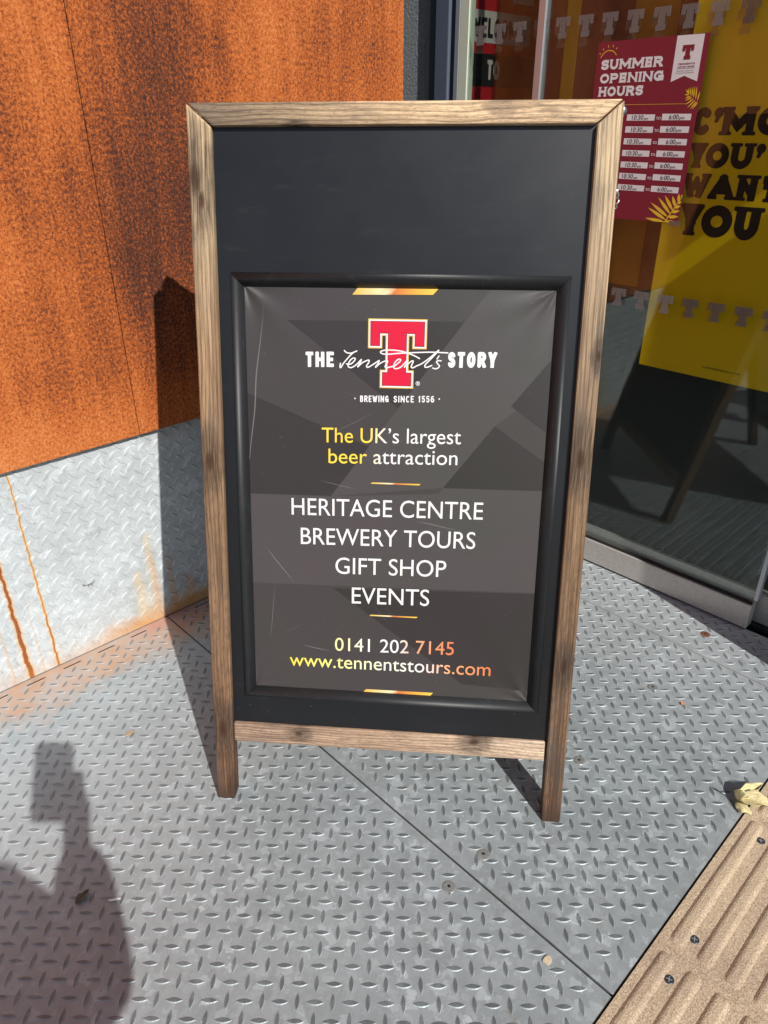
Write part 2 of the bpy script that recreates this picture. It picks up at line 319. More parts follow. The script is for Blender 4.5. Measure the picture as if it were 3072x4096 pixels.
M_steel = plain('zinc_hardware', (.55, .56, .57, 1), .32, .9)
def tile_mat():
    t = NT('resin_grit_tile'); P = t.pos()
    g = t.noise(P, 340, 3, .75); g2 = t.voro(P, 330, out='Distance'); big = t.noise(P, 8, 4, .6)
    c = t.ramp(g, [(.30, (.24, .17, .115, 1)), (.45, (.46, .36, .25, 1)), (.60, (.62, .50, .365, 1)), (.8, (.84, .73, .57, 1))])
    c = t.mix(1, c, t.ramp(big, [(.3, (.84, .80, .80, 1)), (.7, (1.1, 1.08, 1.02, 1))]), 'MULTIPLY')
    dirt = t.rng(t.noise(P, 24, 5, .7), .56, .74, 0, .5); c = t.mix(dirt, c, srgb(120, 98, 80)); worn = t.rng(t.noise(t.map(P, (1, 1, 1), (2, 5, 0)), 15, 5, .6), .665, .70, 0, .8); c = t.mix(worn, c, srgb(206, 178, 134))
    t.bump(t.math('ADD', g, t.math('MULTIPLY', g2, .6)), .6, .0018)
    return t.set(col=c, rough=.8, spec=.3)
M_tile = tile_mat()
def render_mat():
    t = NT('grey_render'); nz = t.noise(t.pos(), 150, 4, .7); t.bump(nz, .9, .006)
    return t.set(col=t.ramp(nz, [(.3, (.20, .205, .21, 1)), (.7, (.36, .365, .37, 1))]), rough=.9, spec=.2)
M_render = render_mat()
def glass_mat():
    t = NT('clear_glass'); tr = t.n('ShaderNodeBsdfTransparent'); tr.inputs[0].default_value = (.90, .93, .92, 1)
    gl = t.n('ShaderNodeBsdfGlossy'); gl.inputs['Roughness'].default_value = .012; gl.inputs[0].default_value = (.92, 1, .97, 1)
    fr = t.n('ShaderNodeFresnel'); ge = t.n('ShaderNodeNewGeometry'); t.put(fr.inputs[0], t.rng(ge.outputs['Backfacing'], 0., 1., 1.55, 1/1.55, smooth=False))
    nz = t.noise(t.map(t.pos(), (1, 1, .7)), 3.5, 2); b = t.n('ShaderNodeBump'); t.put(b.inputs['Height'], nz); b.inputs['Strength'].default_value = .03; b.inputs['Distance'].default_value = .02
    t.t.links.new(b.outputs[0], gl.inputs['Normal'])
    mx = t.n('ShaderNodeMixShader'); t.put(mx.inputs[0], fr.outputs[0]); t.t.links.new(tr.outputs[0], mx.inputs[1]); t.t.links.new(gl.outputs[0], mx.inputs[2])
    t.t.links.new(mx.outputs[0], t.out.inputs[0]); return t.mat
M_glass = glass_mat()
def film_mat():
    t = NT('frosted_vinyl'); tr = t.n('ShaderNodeBsdfTransparent'); tr.inputs[0].default_value = (1, 1, 1, 1)
    t.set(col=srgb(142, 134, 132), rough=.6); mx = t.n('ShaderNodeMixShader'); mx.inputs[0].default_value = .44
    t.t.links.new(tr.outputs[0], mx.inputs[1]); t.t.links.new(t.bsdf.outputs[0], mx.inputs[2]); t.t.links.new(mx.outputs[0], t.out.inputs[0]); return t.mat
M_film = film_mat()
def ghost_mat():  # see-through tone for the painted sun shadow of each sticker
    t = NT('sticker_shadow_tone'); tr = t.n('ShaderNodeBsdfTransparent')
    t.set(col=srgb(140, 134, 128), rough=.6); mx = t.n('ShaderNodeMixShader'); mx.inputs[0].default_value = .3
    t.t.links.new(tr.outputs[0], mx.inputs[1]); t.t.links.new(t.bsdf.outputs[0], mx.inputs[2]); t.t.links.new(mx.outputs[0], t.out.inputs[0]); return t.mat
M_ghost = ghost_mat()
M_rail = plain('brushed_door_rail', (.56, .525, .485, 1), .40, .35, grain=.12, gscale=120)
M_navy = plain('navy_frame', (.010, .014, .026, 1), .35, 0, .5)
M_bluegrey = plain('bluegrey_profile', (.12, .14, .19, 1), .35, .2)
M_cream = plain('cream_strip', srgb(206, 212, 190), .5)
M_alu = plain('satin_aluminium', (.52, .53, .56, 1), .35, .6)
M_maroon = plain('maroon_paper', srgb(134, 38, 58), .4, grain=.05)
M_paper = plain('white_paper', srgb(238, 236, 238), .5)
M_gold = plain('yellow_print', srgb(240, 200, 60), .45)
M_ink = plain('black_ink', G4(.012), .5)
M_yellow = plain('yellow_panel', srgb(255, 214, 0), .5)
M_brown = plain('brown_stripe', srgb(92, 34, 24), .6); M_ochre = plain('ochre_stripe', srgb(168, 120, 10), .6)
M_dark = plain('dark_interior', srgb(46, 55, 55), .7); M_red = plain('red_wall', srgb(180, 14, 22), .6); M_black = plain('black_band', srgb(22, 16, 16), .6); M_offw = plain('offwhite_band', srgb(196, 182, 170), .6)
M_leaf = None

# ------------------------------------------------------------------ lettering engine (own letter shapes, meshed by marching squares)
def seg_sdf(X, Y, p, q, h, cap):
    p = np.array(p, float); q = np.array(q, float); d = q-p; L = np.hypot(*d)
    if L < 1e-9: return np.hypot(X-p[0], Y-p[1])-h
    d /= L; a = (X-p[0])*d[0]+(Y-p[1])*d[1]; b = np.abs(-(X-p[0])*d[1]+(Y-p[1])*d[0])
    if cap == 'r': ac = np.clip(a, 0, L); return np.hypot(a-ac, b)-h
    ex = h if cap == 's' else 0
    return np.maximum(np.maximum(-a-ex, a-L-ex), b-h)
def arc(cx, cy, rx, ry, a0, a1, n=14): return [(cx+rx*math.cos(R(a0+(a1-a0)*k/n)), cy+ry*math.sin(R(a0+(a1-a0)*k/n))) for k in range(n+1)]
def glyph_lines(ch):
    """centre lines in the unit box, stem-end serif points, relative width"""
    S = []
    if ch == 'T': return [[(0, 1), (1, 1)], [(.5, 0), (.5, 1)]], [(.5, 0)], .86
    if ch == 'H': return [[(0, 0), (0, 1)], [(1, 0), (1, 1)], [(0, .5), (1, .5)]], [(0, 0), (0, 1), (1, 0), (1, 1)], 1.0
    if ch == 'E': return [[(1, 1), (0, 1), (0, 0), (1, 0)], [(0, .5), (.8, .5)]], [(0, 0), (0, 1)], .82
    if ch == 'L': return [[(0, 1), (0, 0), (1, 0)]], [(0, 1)], .78
    if ch == 'I': return [[(.5, 0), (.5, 1)]], [(.5, 0), (.5, 1)], .34
    if ch == 'N': return [[(0, 0), (0, 1)], [(0, 1), (1, 0)], [(1, 0), (1, 1)]], [(0, 0), (0, 1), (1, 1)], 1.05
    if ch == 'M': return [[(0, 0), (0, 1)], [(0, 1), (.5, .25), (1, 1)], [(1, 0), (1, 1)]], [(0, 0), (0, 1), (1, 0), (1, 1)], 1.3
    if ch == 'W': return [[(0, 1), (.26, 0), (.5, .9), (.74, 0), (1, 1)]], [(0, 1), (1, 1)], 1.4
    if ch == 'A': return [[(0, 0), (.5, 1), (1, 0)], [(.2, .3), (.8, .3)]], [(0, 0), (1, 0)], 1.05
    if ch == 'V': return [[(0, 1), (.5, 0), (1, 1)]], [(0, 1), (1, 1)], 1.0
    if ch == 'Y': return [[(0, 1), (.5, .42), (1, 1)], [(.5, .42), (.5, 0)]], [(0, 1), (1, 1), (.5, 0)], 1.0
    if ch == 'O': return [arc(.5, .5, .5, .5, 0, 360, 28)], [], 1.0
    if ch == 'C': return [arc(.5, .5, .5, .5, 52, 308, 24)], [], .95
    if ch == 'G': return [arc(.5, .5, .5, .5, 42, 335, 24), [(.55, .45), (1, .45), (1, .05)]], [], 1.0
    if ch == 'U': return [[(0, 1), (0, .42)]+arc(.5, .42, .5, .42, 180, 360, 14)+[(1, .42), (1, 1)]], [(0, 1), (1, 1)], 1.0
    if ch == 'S': return [arc(.5, .76, .48, .24, 20, 270, 16)[:-1]+arc(.5, .26, .5, .26, 90, -160, 16)], [], .88
    if ch == 'P': return [[(0, 0), (0, 1), (.55, 1)]+arc(.6, .73, .4, .27, 90, -90, 12)+[(0, .46)]], [(0, 0), (0, 1)], .92
    if ch == 'R': return [[(0, 0), (0, 1), (.55, 1)]+arc(.58, .74, .4, .26, 90, -90, 12)+[(0, .48)], [(.5, .48), (1, 0)]], [(0, 0), (0, 1), (1, 0)], 1.0
    if ch == 'B': return [[(0, 0), (0, 1), (.5, 1)]+arc(.52, .77, .4, .23, 90, -90, 12)+[(0, .54)], [(.5, .54)]+arc(.55, .27, .45, .27, 90, -90, 12)+[(0, 0)]], [], .9
    if ch == 'D': return [[(0, 0), (0, 1), (.4, 1)]+arc(.4, .5, .6, .5, 90, -90, 16)+[(0, 0)]], [], .95
    if ch == '1': return [[(.1, .82), (.6, 1), (.6, 0)]], [], .55
    if ch == '5': return [[(.95, 1), (.1, 1), (.05, .56), (.45, .63)]+arc(.48, .31, .5, .31, 80, -150, 14)], [], .85
    if ch == '6': return [[(.85, .98)]+arc(.55, .55, .55, .45, 100, 180, 8)+arc(.5, .31, .5, .31, 180, 540, 24)], [], .88
    if ch == "'": return [[(.5, .97), (.62, .86), (.45, .66)]], [], .22
    if ch == '.': return [[(.5, 0), (.5, 0)]], [], .2
    return [], [], .45
def march(F, xs, ys, add):
    """F<0 inside; calls add(list of (x,y)) per clipped cell, long runs of full cells merged"""
    ny, nx = F.shape
    for j in range(ny-1):
        run = None
        for i in range(nx-1):
            c = [(i, j), (i+1, j), (i+1, j+1), (i, j+1)]; v = [F[b, a] for a, b in c]
            if max(v) < 0:
                if run is None: run = i
                continue
            if run is not None: add([(xs[run], ys[j]), (xs[i], ys[j]), (xs[i], ys[j+1]), (xs[run], ys[j+1])]); run = None
            if min(v) >= 0: continue
            pts = []
            for k in range(4):
                (a, b), (a2, b2) = c[k], c[(k+1) % 4]; f0, f1 = v[k], v[(k+1) % 4]
                if f0 < 0: pts.append((xs[a], ys[b]))
                if (f0 < 0) != (f1 < 0):
                    s = f0/(f0-f1); pts.append((xs[a]+s*(xs[a2]-xs[a]), ys[b]+s*(ys[b2]-ys[b])))
            if len(pts) > 2: add(pts)
        if run is not None: add([(xs[run], ys[j]), (xs[nx-1], ys[j]), (xs[nx-1], ys[j+1]), (xs[run], ys[j+1])])
def strokes(mb, lines, h, fr, w, cell, m=0, colf=None, cap='r', clip=None):
    P = np.array([p for l in lines for p in l]); x0, y0 = P.min(0)-h*2; x1, y1 = P.max(0)+h*2
    xs = np.arange(x0, x1+cell, cell); ys = np.arange(y0, y1+cell, cell); X, Y = np.meshgrid(xs, ys); F = np.full(X.shape, 1e3)
    for l in lines:
        for p, q in zip(l, l[1:]): F = np.minimum(F, seg_sdf(X, Y, p, q, h, cap if len(l) == 2 else 'r'))
    if clip: F = np.maximum(F, np.maximum(np.maximum(clip[0]-X, X-clip[2]), np.maximum(clip[1]-Y, Y-clip[3])))
    march(F, xs, ys, lambda pts: mb.poly([fr(u, v, w) for u, v in pts], m, None, [colf(u, v) for u, v in pts] if colf else None))
ch_apos = lambda c: c == "'"
def lettering(mb, text, fr, w, u0, u1, v0, v1, weight=.1, slab=False, m=0, colf=None, res=22, gap=.16, slope=0.):
    """block capitals between u0..u1, baseline v0, cap height to v1"""
    Hh = v1-v0; ws = [glyph_lines(c)[2] for c in text]; gaps = gap*(len(text)-1)
    k = (u1-u0)/(sum(ws)+gaps)                       # one unit of width
    u = u0; th = weight*Hh; cell = Hh/res
    for c, wd in zip(text, ws):
        L, S, _ = glyph_lines(c); gw = wd*k; ins = th*((1.12 if c in 'YWVAOCGS' else 1.5) if slab else 1.0) if gw > 3*th else th
        if L:
            vo = v0+slope*(u-u0)
            mp = lambda p: (u+ins+p[0]*(gw-2*ins), vo+th+p[1]*(Hh-2*th)) if gw > 2*ins else (u+gw/2, vo+th+p[1]*(Hh-2*th))
            lines = [[mp(p) for p in l] for l in L]
            xs = np.arange(u-cell*2, u+gw+cell*3, cell); ys = np.arange(vo-cell*2, vo+Hh+cell*3, cell); X, Y = np.meshgrid(xs, ys); F = np.full(X.shape, 1e3)
            for l in lines:
                for a, b in zip(l, l[1:]):
                    diag = c in 'MNWAVY' and abs(a[0]-b[0]) > 1e-6 and abs(a[1]-b[1]) > 1e-6; F = np.minimum(F, seg_sdf(X, Y, a, b, th*(.74 if diag and slab else 1.0), 's' if len(l) == 2 else 'r'))
                if len(l) > 2 and len(l) < 7:
                    for a, b in ((l[0], l[1]), (l[-1], l[-2])): F = np.minimum(F, seg_sdf(X, Y, a, b, th, 's'))
            if ch_apos(c): F = np.minimum(np.hypot(X-(u+gw*.5), Y-(vo+Hh*.80))-Hh*.19, seg_sdf(X, Y, (u+gw*.62, vo+Hh*.76), (u+gw*.30, vo+Hh*.52), Hh*.085, 'r'))
            if slab:
                sh, sl = th*.42, th*(1.35 if c in 'YWVA' else 1.62)
                for p in S:
                    a = mp(p); yy = vo+sh if p[1] < .5 else vo+Hh-sh
                    F = np.minimum(F, seg_sdf(X, Y, (a[0]-sl, yy), (a[0]+sl, yy), sh, 'b'))
                if c in 'TEL':
                    ends = {'T': [(0, 1, -1), (1, 1, -1)], 'E': [(1, 1, -1), (1, 0, 1)], 'L': [(1, 0, 1)]}[c]
                    for (px, py, dr) in ends: a = mp((px, py)); F = np.minimum(F, seg_sdf(X, Y, a, (a[0], a[1]+dr*Hh*.26), th*.7, 's'))
                if c in 'SG':
                    a = lines[0][0]; F = np.minimum(F, seg_sdf(X, Y, (a[0]+th*.3, a[1]-th*.2), (a[0]+th*.3, vo+Hh-th*.55), th*.5, 's'))
            F = np.maximum(F, np.maximum(vo-Y, Y-vo-Hh))
            march(F, xs, ys, lambda pts: mb.poly([fr(a, b, w) for a, b in pts], m, None, [colf(a, b) for a, b in pts] if colf else None))
        u += gw+gap*k
_cap = {}
def font_text(mb, text, fr, w, u0, u1, v, cap, m=0, colf=None, v_r=None):
    """text in Blender's built-in font, fitted to u0..u1, baseline v (v_r at the right end), capital height cap"""
    def tm(s):
        cu = bpy.data.curves.new('lettering_curve', 'FONT'); cu.body = s; cu.resolution_u = 5
        o = bpy.data.objects.new('lettering_curve', cu); C.objects.link(o); dg = bpy.context.evaluated_depsgraph_get()
        me = bpy.data.meshes.new_from_object(o.evaluated_get(dg)); bpy.data.objects.remove(o); bpy.data.curves.remove(cu); return me
    if 'H' not in _cap:
        h = tm('H'); _cap['H'] = max(q.co.y for q in h.vertices); bpy.data.meshes.remove(h)
    me = tm(text); xs = [q.co.x for q in me.vertices]; a, b = min(xs), max(xs); sx = (u1-u0)/(b-a); sy = cap/_cap['H']; base = len(mb.v)
    for q in me.vertices:
        uu = u0+(q.co.x-a)*sx; vv = v+q.co.y*sy+((v_r-v)*(uu-u0)/(u1-u0) if v_r is not None else 0)
        mb.vert(fr(uu, vv, w), (0, 0), colf(uu, vv) if colf else None)
    for p in me.polygons: mb.face([base+i for i in p.vertices], m)
    bpy.data.meshes.remove(me)
TSH = [(0, 0), (110, 0), (110, -54), (83, -54), (83, -31), (77, -31), (77, -93), (87, -93), (87, -127), (23, -127), (23, -93), (33, -93), (33, -31), (27, -31), (27, -54), (0, -54)]
def inset(P, d):
    """inset a rectilinear outline (clockwise here) by d"""
    n = len(P); out = []
    ar = sum(P[i][0]*P[(i+1) % n][1]-P[(i+1) % n][0]*P[i][1] for i in range(n)); sg = 1 if ar > 0 else -1
    for i in range(n):
        p0, p1, p2 = P[i-1], P[i], P[(i+1) % n]
        d1 = (p1[0]-p0[0], p1[1]-p0[1]); d2 = (p2[0]-p1[0], p2[1]-p1[1]); l1 = abs(d1[0])+abs(d1[1]); l2 = abs(d2[0])+abs(d2[1])
        n1 = (-d1[1]/l1*sg, d1[0]/l1*sg); n2 = (-d2[1]/l2*sg, d2[0]/l2*sg)
        out.append((p1[0]+d*(n1[0]+n2[0]), p1[1]+d*(n1[1]+n2[1])))
    return out
def tee(mb, fr, w, u, v, width, d=0., m=0, height=None, col=None):
    s = width/110.; sv = (height or width*127/110)/127.
    pts = [(u+x*s, v+y*sv) for x, y in inset(TSH, d)]
    mb.poly([fr(a, b, w) for a, b in pts], m, None, [col]*len(pts) if col else None)
#__PART2__
# ================================================================== SETTING
def lozenges(mb, fr, inside, s0, t0, p, x0, x1, y0, y1, m_top=1, m_side=0, hgt=.00135, Lh=.0143, Wh=.0039):
    """raised lozenges on a checkerboard lattice turned 45 degrees; fr(a,b,h) maps plate coordinates"""
    q = 2**-.5; n = 5; half = [(-1+2*k/n) for k in range(n+1)]
    for i in range(-140, 141):
        for j in range(-140, 141):
            s, t = s0+i*p, t0+j*p; x, y = (s+t)*q, (t-s)*q
            if not (x0 < x < x1 and y0 < y < y1 and inside(x, y)): continue
            a = ((i+j) % 2)*math.pi/2-math.pi/4; ca, sa = math.cos(a), math.sin(a)
            def ring(k, lift):
                pts = []
                for e in half: pts.append((e*Lh*k[0], (1-e*e)*Wh*k[1]))
                for e in half[::-1][1:-1]: pts.append((e*Lh*k[0], -(1-e*e)*Wh*k[1]))
                return [mb.vert(fr(x+u*ca-v*sa, y+u*sa+v*ca, lift)) for u, v in pts]
            r0 = ring((1.09, 1.34), .00005); r1 = ring((.96, .90), hgt); N = len(r0)
            for k in range(N): mb.face((r0[k], r0[(k+1) % N], r1[(k+1) % N], r1[k]), m_side)
            mb.face(r1, m_top)
def in_view(x, y):
    """only the plate near the camera's view (and what the door glass mirrors) carries modelled lozenges"""
    return x > -.75 or y > 1.2
gr = MB(); gr.poly([(-80, -80, -.02), (80, -80, -.02), (80, 80, -.02), (-80, 80, -.02)])
tag(gr.build('ground', plain('dark_substrate', (.022, .022, .023, 1), .9, grain=.2, gscale=12), normals=False), kind='structure')
flat = lambda x, y, h: (x, y, h)
PL = [(-2.2, .7636, .0438, .6911), (.7684, 1.7545, .43635, .8444), (1.7575, 1.97, .9264, 1.8336)]
for k, (xa, xb, s0, t0) in enumerate(PL):
    mb = MB(); mb.box((xa, .2385, -.010), (xb, 1.7665, 0.))
    e = .012
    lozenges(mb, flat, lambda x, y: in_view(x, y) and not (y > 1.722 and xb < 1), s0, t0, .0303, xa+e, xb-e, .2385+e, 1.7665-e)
    if k == 0 or k == 1:                                 # drainage slots along the wall with a raised lip
        for xs in ([.14, .2398, .338, .437, .5365, .6365] if k == 0 else [.85, .95]):
            cap = lambda g, o: [(xs+.0235+(.0235+g)*0+ (.0225+g*.0)*c0 + (.0022+g)*math.cos(a), 1.7435+(.0022+g)*math.sin(a)) for c0, a0 in ((1, -90), (-1, 90)) for a in [R(a0+180*i/6) for i in range(7)]]
            a = cap(.0035, 0); b = cap(0, 0)
            ia = [mb.vert((x, y, .0003)) for x, y in a]; ib = [mb.vert((x, y, .0014)) for x, y in b]; N = len(a)
            for i in range(N): mb.face((ia[i], ia[(i+1) % N], ib[(i+1) % N], ib[i]), 0)
            mb.poly([(x, y, .0013) for x, y in b], 2)
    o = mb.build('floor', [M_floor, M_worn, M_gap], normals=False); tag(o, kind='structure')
mb = MB(); mb.box((.7636, .2385, -.012), (.7684, 1.7665, -.0045)); tag(mb.build('floor_joint', M_gap), kind='structure')
# packed dirt in the far joint between the plates by the door
mb = MB(); mb.box((1.7545, .2385, -.006), (1.7575, 1.7665, -.0012)); tag(mb.build('floor_joint', plain('joint_dirt', srgb(120, 112, 104), .9, grain=.3)), kind='structure')

# ---------------------------------------------------------------- rust clad wall with galvanised kick plate
wall = empty('clad_wall', (0, 1.769, 0), 'weathering steel clad wall with a galvanised tread plate skirting', 'wall')
mb = MB(); mb.box((-4.2, 1.7735, -.02), (1.745, 2.05, 3.3)); mb.build('wall_core', M_render, wall)
for k, (xa, xb) in enumerate([(-4.2, -3.231), (-3.2285, -2.231), (-2.2285, -1.231), (-1.2285, -.2295), (-.2270, .7717), (.7742, 1.762)]):
    mb = MB(); mb.box((xa, 1.749, .601), (xb, 1.7545, 3.25)); mb.build('cladding_panel', M_rust, wall)
mb = MB(); mb.box((-4.2, 1.7560, .600), (1.760, 1.7730, .606)); mb.build('panel_support', M_gap, wall)
mb = MB(); mb.box((-4.2, 1.7680, .002), (1.758, 1.7730, .599))
lozenges(mb, lambda a, b, h: (a, 1.7680-h, b), lambda x, y: x > -.75, .2475, .521, .0303, -.75, 1.745, .014, .585, m_top=0, hgt=.0025, Lh=.0150, Wh=.0042)
mb.build('skirting', [M_kick], wall, normals=False)
# ---------------------------------------------------------------- entrance
mb = MB(); mb.box((1.985, 1.866, -.02), (2.2, 2.6, 3.3)); rw = mb.build('rendered_wall', M_render); tag(rw, 'rough grey rendered wall strip between rust cladding and door frame', 'wall')
fr_ = empty('door_frame', (1.99, 1.78, 0), 'dark navy metal door frame post beside the grey rendered strip', 'door frame')
def bx(name, a, b, mat, par, bev=.0015): mb = MB(); mb.box(a, b); return mb.build(name, mat, par, bevel=bev)
bx('sealant', (1.981, 1.849, 0), (2.0, 1.8655, 3.3), plain('beige_sealant', srgb(140, 128, 116), .8), fr_)
bx('post', (1.975, 1.735, 0), (2.06, 1.848, 3.3), M_navy, fr_, .003)
bx('cover_profile', (1.960, 1.752, 0), (1.9745, 1.808, 3.3), M_bluegrey, fr_, .004)
bx('edge_trim', (1.968, 1.7165, 0), (2.04, 1.734, 3.3), M_alu, fr_)
bx('seal_strip', (1.970, 1.682, 0), (2.0, 1.716, 3.3), M_cream, fr_)
sp = empty('side_window', (1.975, 1.56, 0), 'narrow fixed glass pane between the navy frame post and the sliding door', 'window')
bx('glass_pane', (1.974, 1.431, .09), (1.982, 1.6815, 3.2), M_glass, sp, 0)
bx('bottom_rail', (1.966, 1.431, .004), (2.0, 1.6815, .088), M_rail, sp)
dr = empty('glass_door', (1.97, .96, 0), 'large glass sliding door with a brushed metal bottom rail', 'door')
bx('glass_pane', (1.973, .506, .088), (1.983, 1.405, 3.2), M_glass, dr, 0)
mb = MB(); mb.box((1.9605, .503, .006), (1.998, 1.405, .086)); mb.build('bottom_rail', M_rail, dr, bevel=.002)
bx('glazing_gasket', (1.967, .506, .0865), (1.9725, 1.405, .0935), M_gap, dr, .001)
bx('inner_rail', (1.9835, .507, .088), (1.995, 1.404, .125), M_rail, dr, .001)
bx('leading_edge', (1.9655, .494, .104), (1.990, .5055, 3.2), M_alu, dr, .002)
bx('stile', (1.966, 1.4055, .004), (1.992, 1.4305, 3.2), M_alu, dr, .003)
fp = empty('fixed_window', (2.03, -.3, 0), 'fixed glass pane set back behind the right edge of the sliding door', 'window')
bx('glass_pane', (2.034, -1.4, .10), (2.042, .53, 3.2), M_glass, fp, 0)
bx('bottom_rail', (2.020, -1.4, .004), (2.058, .53, .098), M_rail, fp)
bx('track', (2.000, -1.4, -.012), (2.019, 1.72, .003), M_gap, dr, 0)
ws = empty('added_shade_screen', (1.88, .2, 0), 'added unseen metal screen that shades the entrance glass, with a slit for sunlight', 'screen')  # added out of view to shade door and poster, leaving a lit band
bx('lower_shade', (1.803, .192, .0), (1.966, .208, 1.585), M_rail, ws); bx('upper_shade', (1.803, .192, 1.665), (1.966, .208, 3.2), M_rail, ws); bx('post', (1.955, .186, .0), (1.968, .214, 3.2), M_alu, ws)  # all parts of the added screen, its post too
# ---------------------------------------------------------------- inside
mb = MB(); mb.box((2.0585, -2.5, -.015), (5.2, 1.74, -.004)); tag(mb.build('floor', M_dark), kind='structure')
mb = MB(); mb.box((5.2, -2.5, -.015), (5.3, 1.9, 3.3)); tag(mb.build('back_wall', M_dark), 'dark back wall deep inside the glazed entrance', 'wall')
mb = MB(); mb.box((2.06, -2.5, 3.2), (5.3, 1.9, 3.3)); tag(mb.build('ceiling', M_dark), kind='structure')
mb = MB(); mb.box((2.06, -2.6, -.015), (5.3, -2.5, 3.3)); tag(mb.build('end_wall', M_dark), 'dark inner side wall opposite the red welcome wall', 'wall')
ww = empty('welcome_wall', (2.6, 1.70, 0), 'red inner wall painted with black and white WELCOME TO bands', 'wall')
mb = MB(); mb.box((2.06, 1.701, -.01), (5.2, 1.735, 3.2)); mb.build('wall_board', M_red, ww)
wf = lambda a, z, w: (a, 1.7005-w, z)
mb = MB(); mb.prism([(1.999, 1.553), (2.30, 1.553), (2.30, 1.636), (1.999, 1.636)], wf, 0, .0006); mb.build('white_band', M_offw, ww)
mb = MB(); mb.prism([(1.999, 1.436), (2.34, 1.436), (2.34, 1.525), (1.999, 1.525)], wf, 0, .0005); mb.build('black_band', M_black, ww)
mb = MB(); lettering(mb, 'WELCOME', wf, .0010, 2.000, 2.262, 1.566, 1.618, weight=.11, res=16, gap=.13); mb.build('lettering', M_black, ww, normals=False)
mb = MB(); lettering(mb, 'TO', wf, .0010, 2.089, 2.151, 1.455, 1.509, weight=.11, res=16, gap=.13); mb.build('lettering', M_offw, ww, normals=False)
mb = MB(); mb.prism([(2.20, 1.665), (2.31, 1.665), (2.31, 1.70), (2.20, 1.70)], wf, 0, .0006); mb.build('white_band', M_offw, ww)
mb = MB(); mb.prism([(1.999, 1.36), (2.24, 1.36), (2.24, 1.395), (1.999, 1.395)], wf, 0, .0006); mb.build('white_band', M_offw, ww)
mb = MB(); mb.box((1.999, 1.7012, .1), (2.0595, 1.716, 3.2)); mb.build('wall_edge', M_red, ww)
sb = empty('striped_board', (2.07, .9, .9), 'brown and ochre vertically striped display board behind the door glass', 'display board')
mb = MB(); mb.box((2.062, -1.3, .90), (2.085, 1.455, 3.1)); mb.build('board', M_brown, sb)
for (ya, yb) in [(1.357, 1.400), (1.065, 1.190), (.985, 1.005), (.30, .9)]:
    mb = MB(); mb.box((2.0605, ya, .902), (2.0618, yb, 3.098)); mb.build('ochre_stripe', M_ochre, sb)
mb = MB(); mb.box((2.0625, -1.3, -.004), (2.10, 1.38, .8985)); mb.build('plinth', M_dark, sb)
# yellow wall poster
yp = empty('wall_poster', (1.992, .75, .70), 'big yellow poster with bold black words standing behind the door glass', 'poster')
mb = MB(); mb.box((1.9905, .516, .701), (1.9935, .985, 2.5)); mb.build('sheet', M_yellow, yp)
yf = lambda a, b, w: (1.9902-w, -a, b)
mb = MB()
def yline(txt, ys, z0, z1):
    """letters with explicit left and right edges (y), so that each stands where the photo has it"""
    for ch, (a, b) in zip(txt, ys): lettering(mb, ch, yf, .0002, -a, -b, z0, z1, weight=.158, slab=True, res=26)
yline("C'MO", [(.9475, .8965), (.8925, .8765), (.876, .7895), (.789, .722)], 1.3005, 1.3620)
yline("YOU'", [(.9395, .8985), (.8995, .8390), (.8395, .7785), (.7735, .758)], 1.2265, 1.2840)
yline("WANT", [(.9450, .8755), (.8735, .8095), (.8080, .7520), (.7495, .695)], 1.1562, 1.2145)
yline("YOU", [(.9350, .8790), (.8800, .7975), (.7985, .7260)], 1.0655, 1.1430)
mb.build('lettering', M_ink, yp, normals=False)
mb = MB(); font_text(mb, 'be', yf, .0002, -.7985, -.7885, .7290, .0060); font_text(mb, 'drinkaware', yf, .0002, -.7870, -.7240, .7290, .0064); font_text(mb, 'drinkaware', yf, .0003, -.7867, -.7237, .7292, .0064); font_text(mb, '.co.uk', yf, .0002, -.7230, -.6950, .7290, .0060)
mb.build('small_lettering', M_ink, yp, normals=False)
# white T transfers stuck along the glass
ordw = ['first', 'second', 'third', 'fourth', 'fifth', 'sixth', 'seventh', 'eighth', 'ninth', 'tenth', 'eleventh', 'twelfth']
def sticker(y, z, h, label, dy, dz, grp):
    o = empty('glass_sticker', (1.9725, y-.022, z-h), label, 'sticker', grp)
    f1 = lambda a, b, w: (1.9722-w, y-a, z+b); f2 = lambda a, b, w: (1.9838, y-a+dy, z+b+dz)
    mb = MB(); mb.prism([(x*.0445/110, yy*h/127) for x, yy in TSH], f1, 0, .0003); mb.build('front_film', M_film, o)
    mb = MB(); tee(mb, f2, 0, 0, 0, .0445, height=h); mb.build('painted_shadow', M_ghost, o, normals=False)  # offset second T drawn as the sticker's sun shadow on the glass
for k in range(12):
    y = 1.659-.0716*k
    near = {0: 'first white T sticker of the upper row, over the letter W of WELCOME', 3: 'fourth white T sticker of the upper row, crossing the metal door stile', 1: 'second white T sticker of the upper row, over the letters LC of WELCOME', 2: 'third white T sticker of the upper row, between WELCOME and the door stile'}
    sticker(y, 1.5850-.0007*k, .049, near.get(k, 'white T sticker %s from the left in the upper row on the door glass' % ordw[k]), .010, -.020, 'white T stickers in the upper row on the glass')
for k in range(7):
    y = 1.0945-.0717*k
    sticker(y, .9090, .049, 'white T sticker %s from the left in the lower row across the yellow poster' % ordw[k], .009, -.004, 'white T stickers in the lower row on the glass')
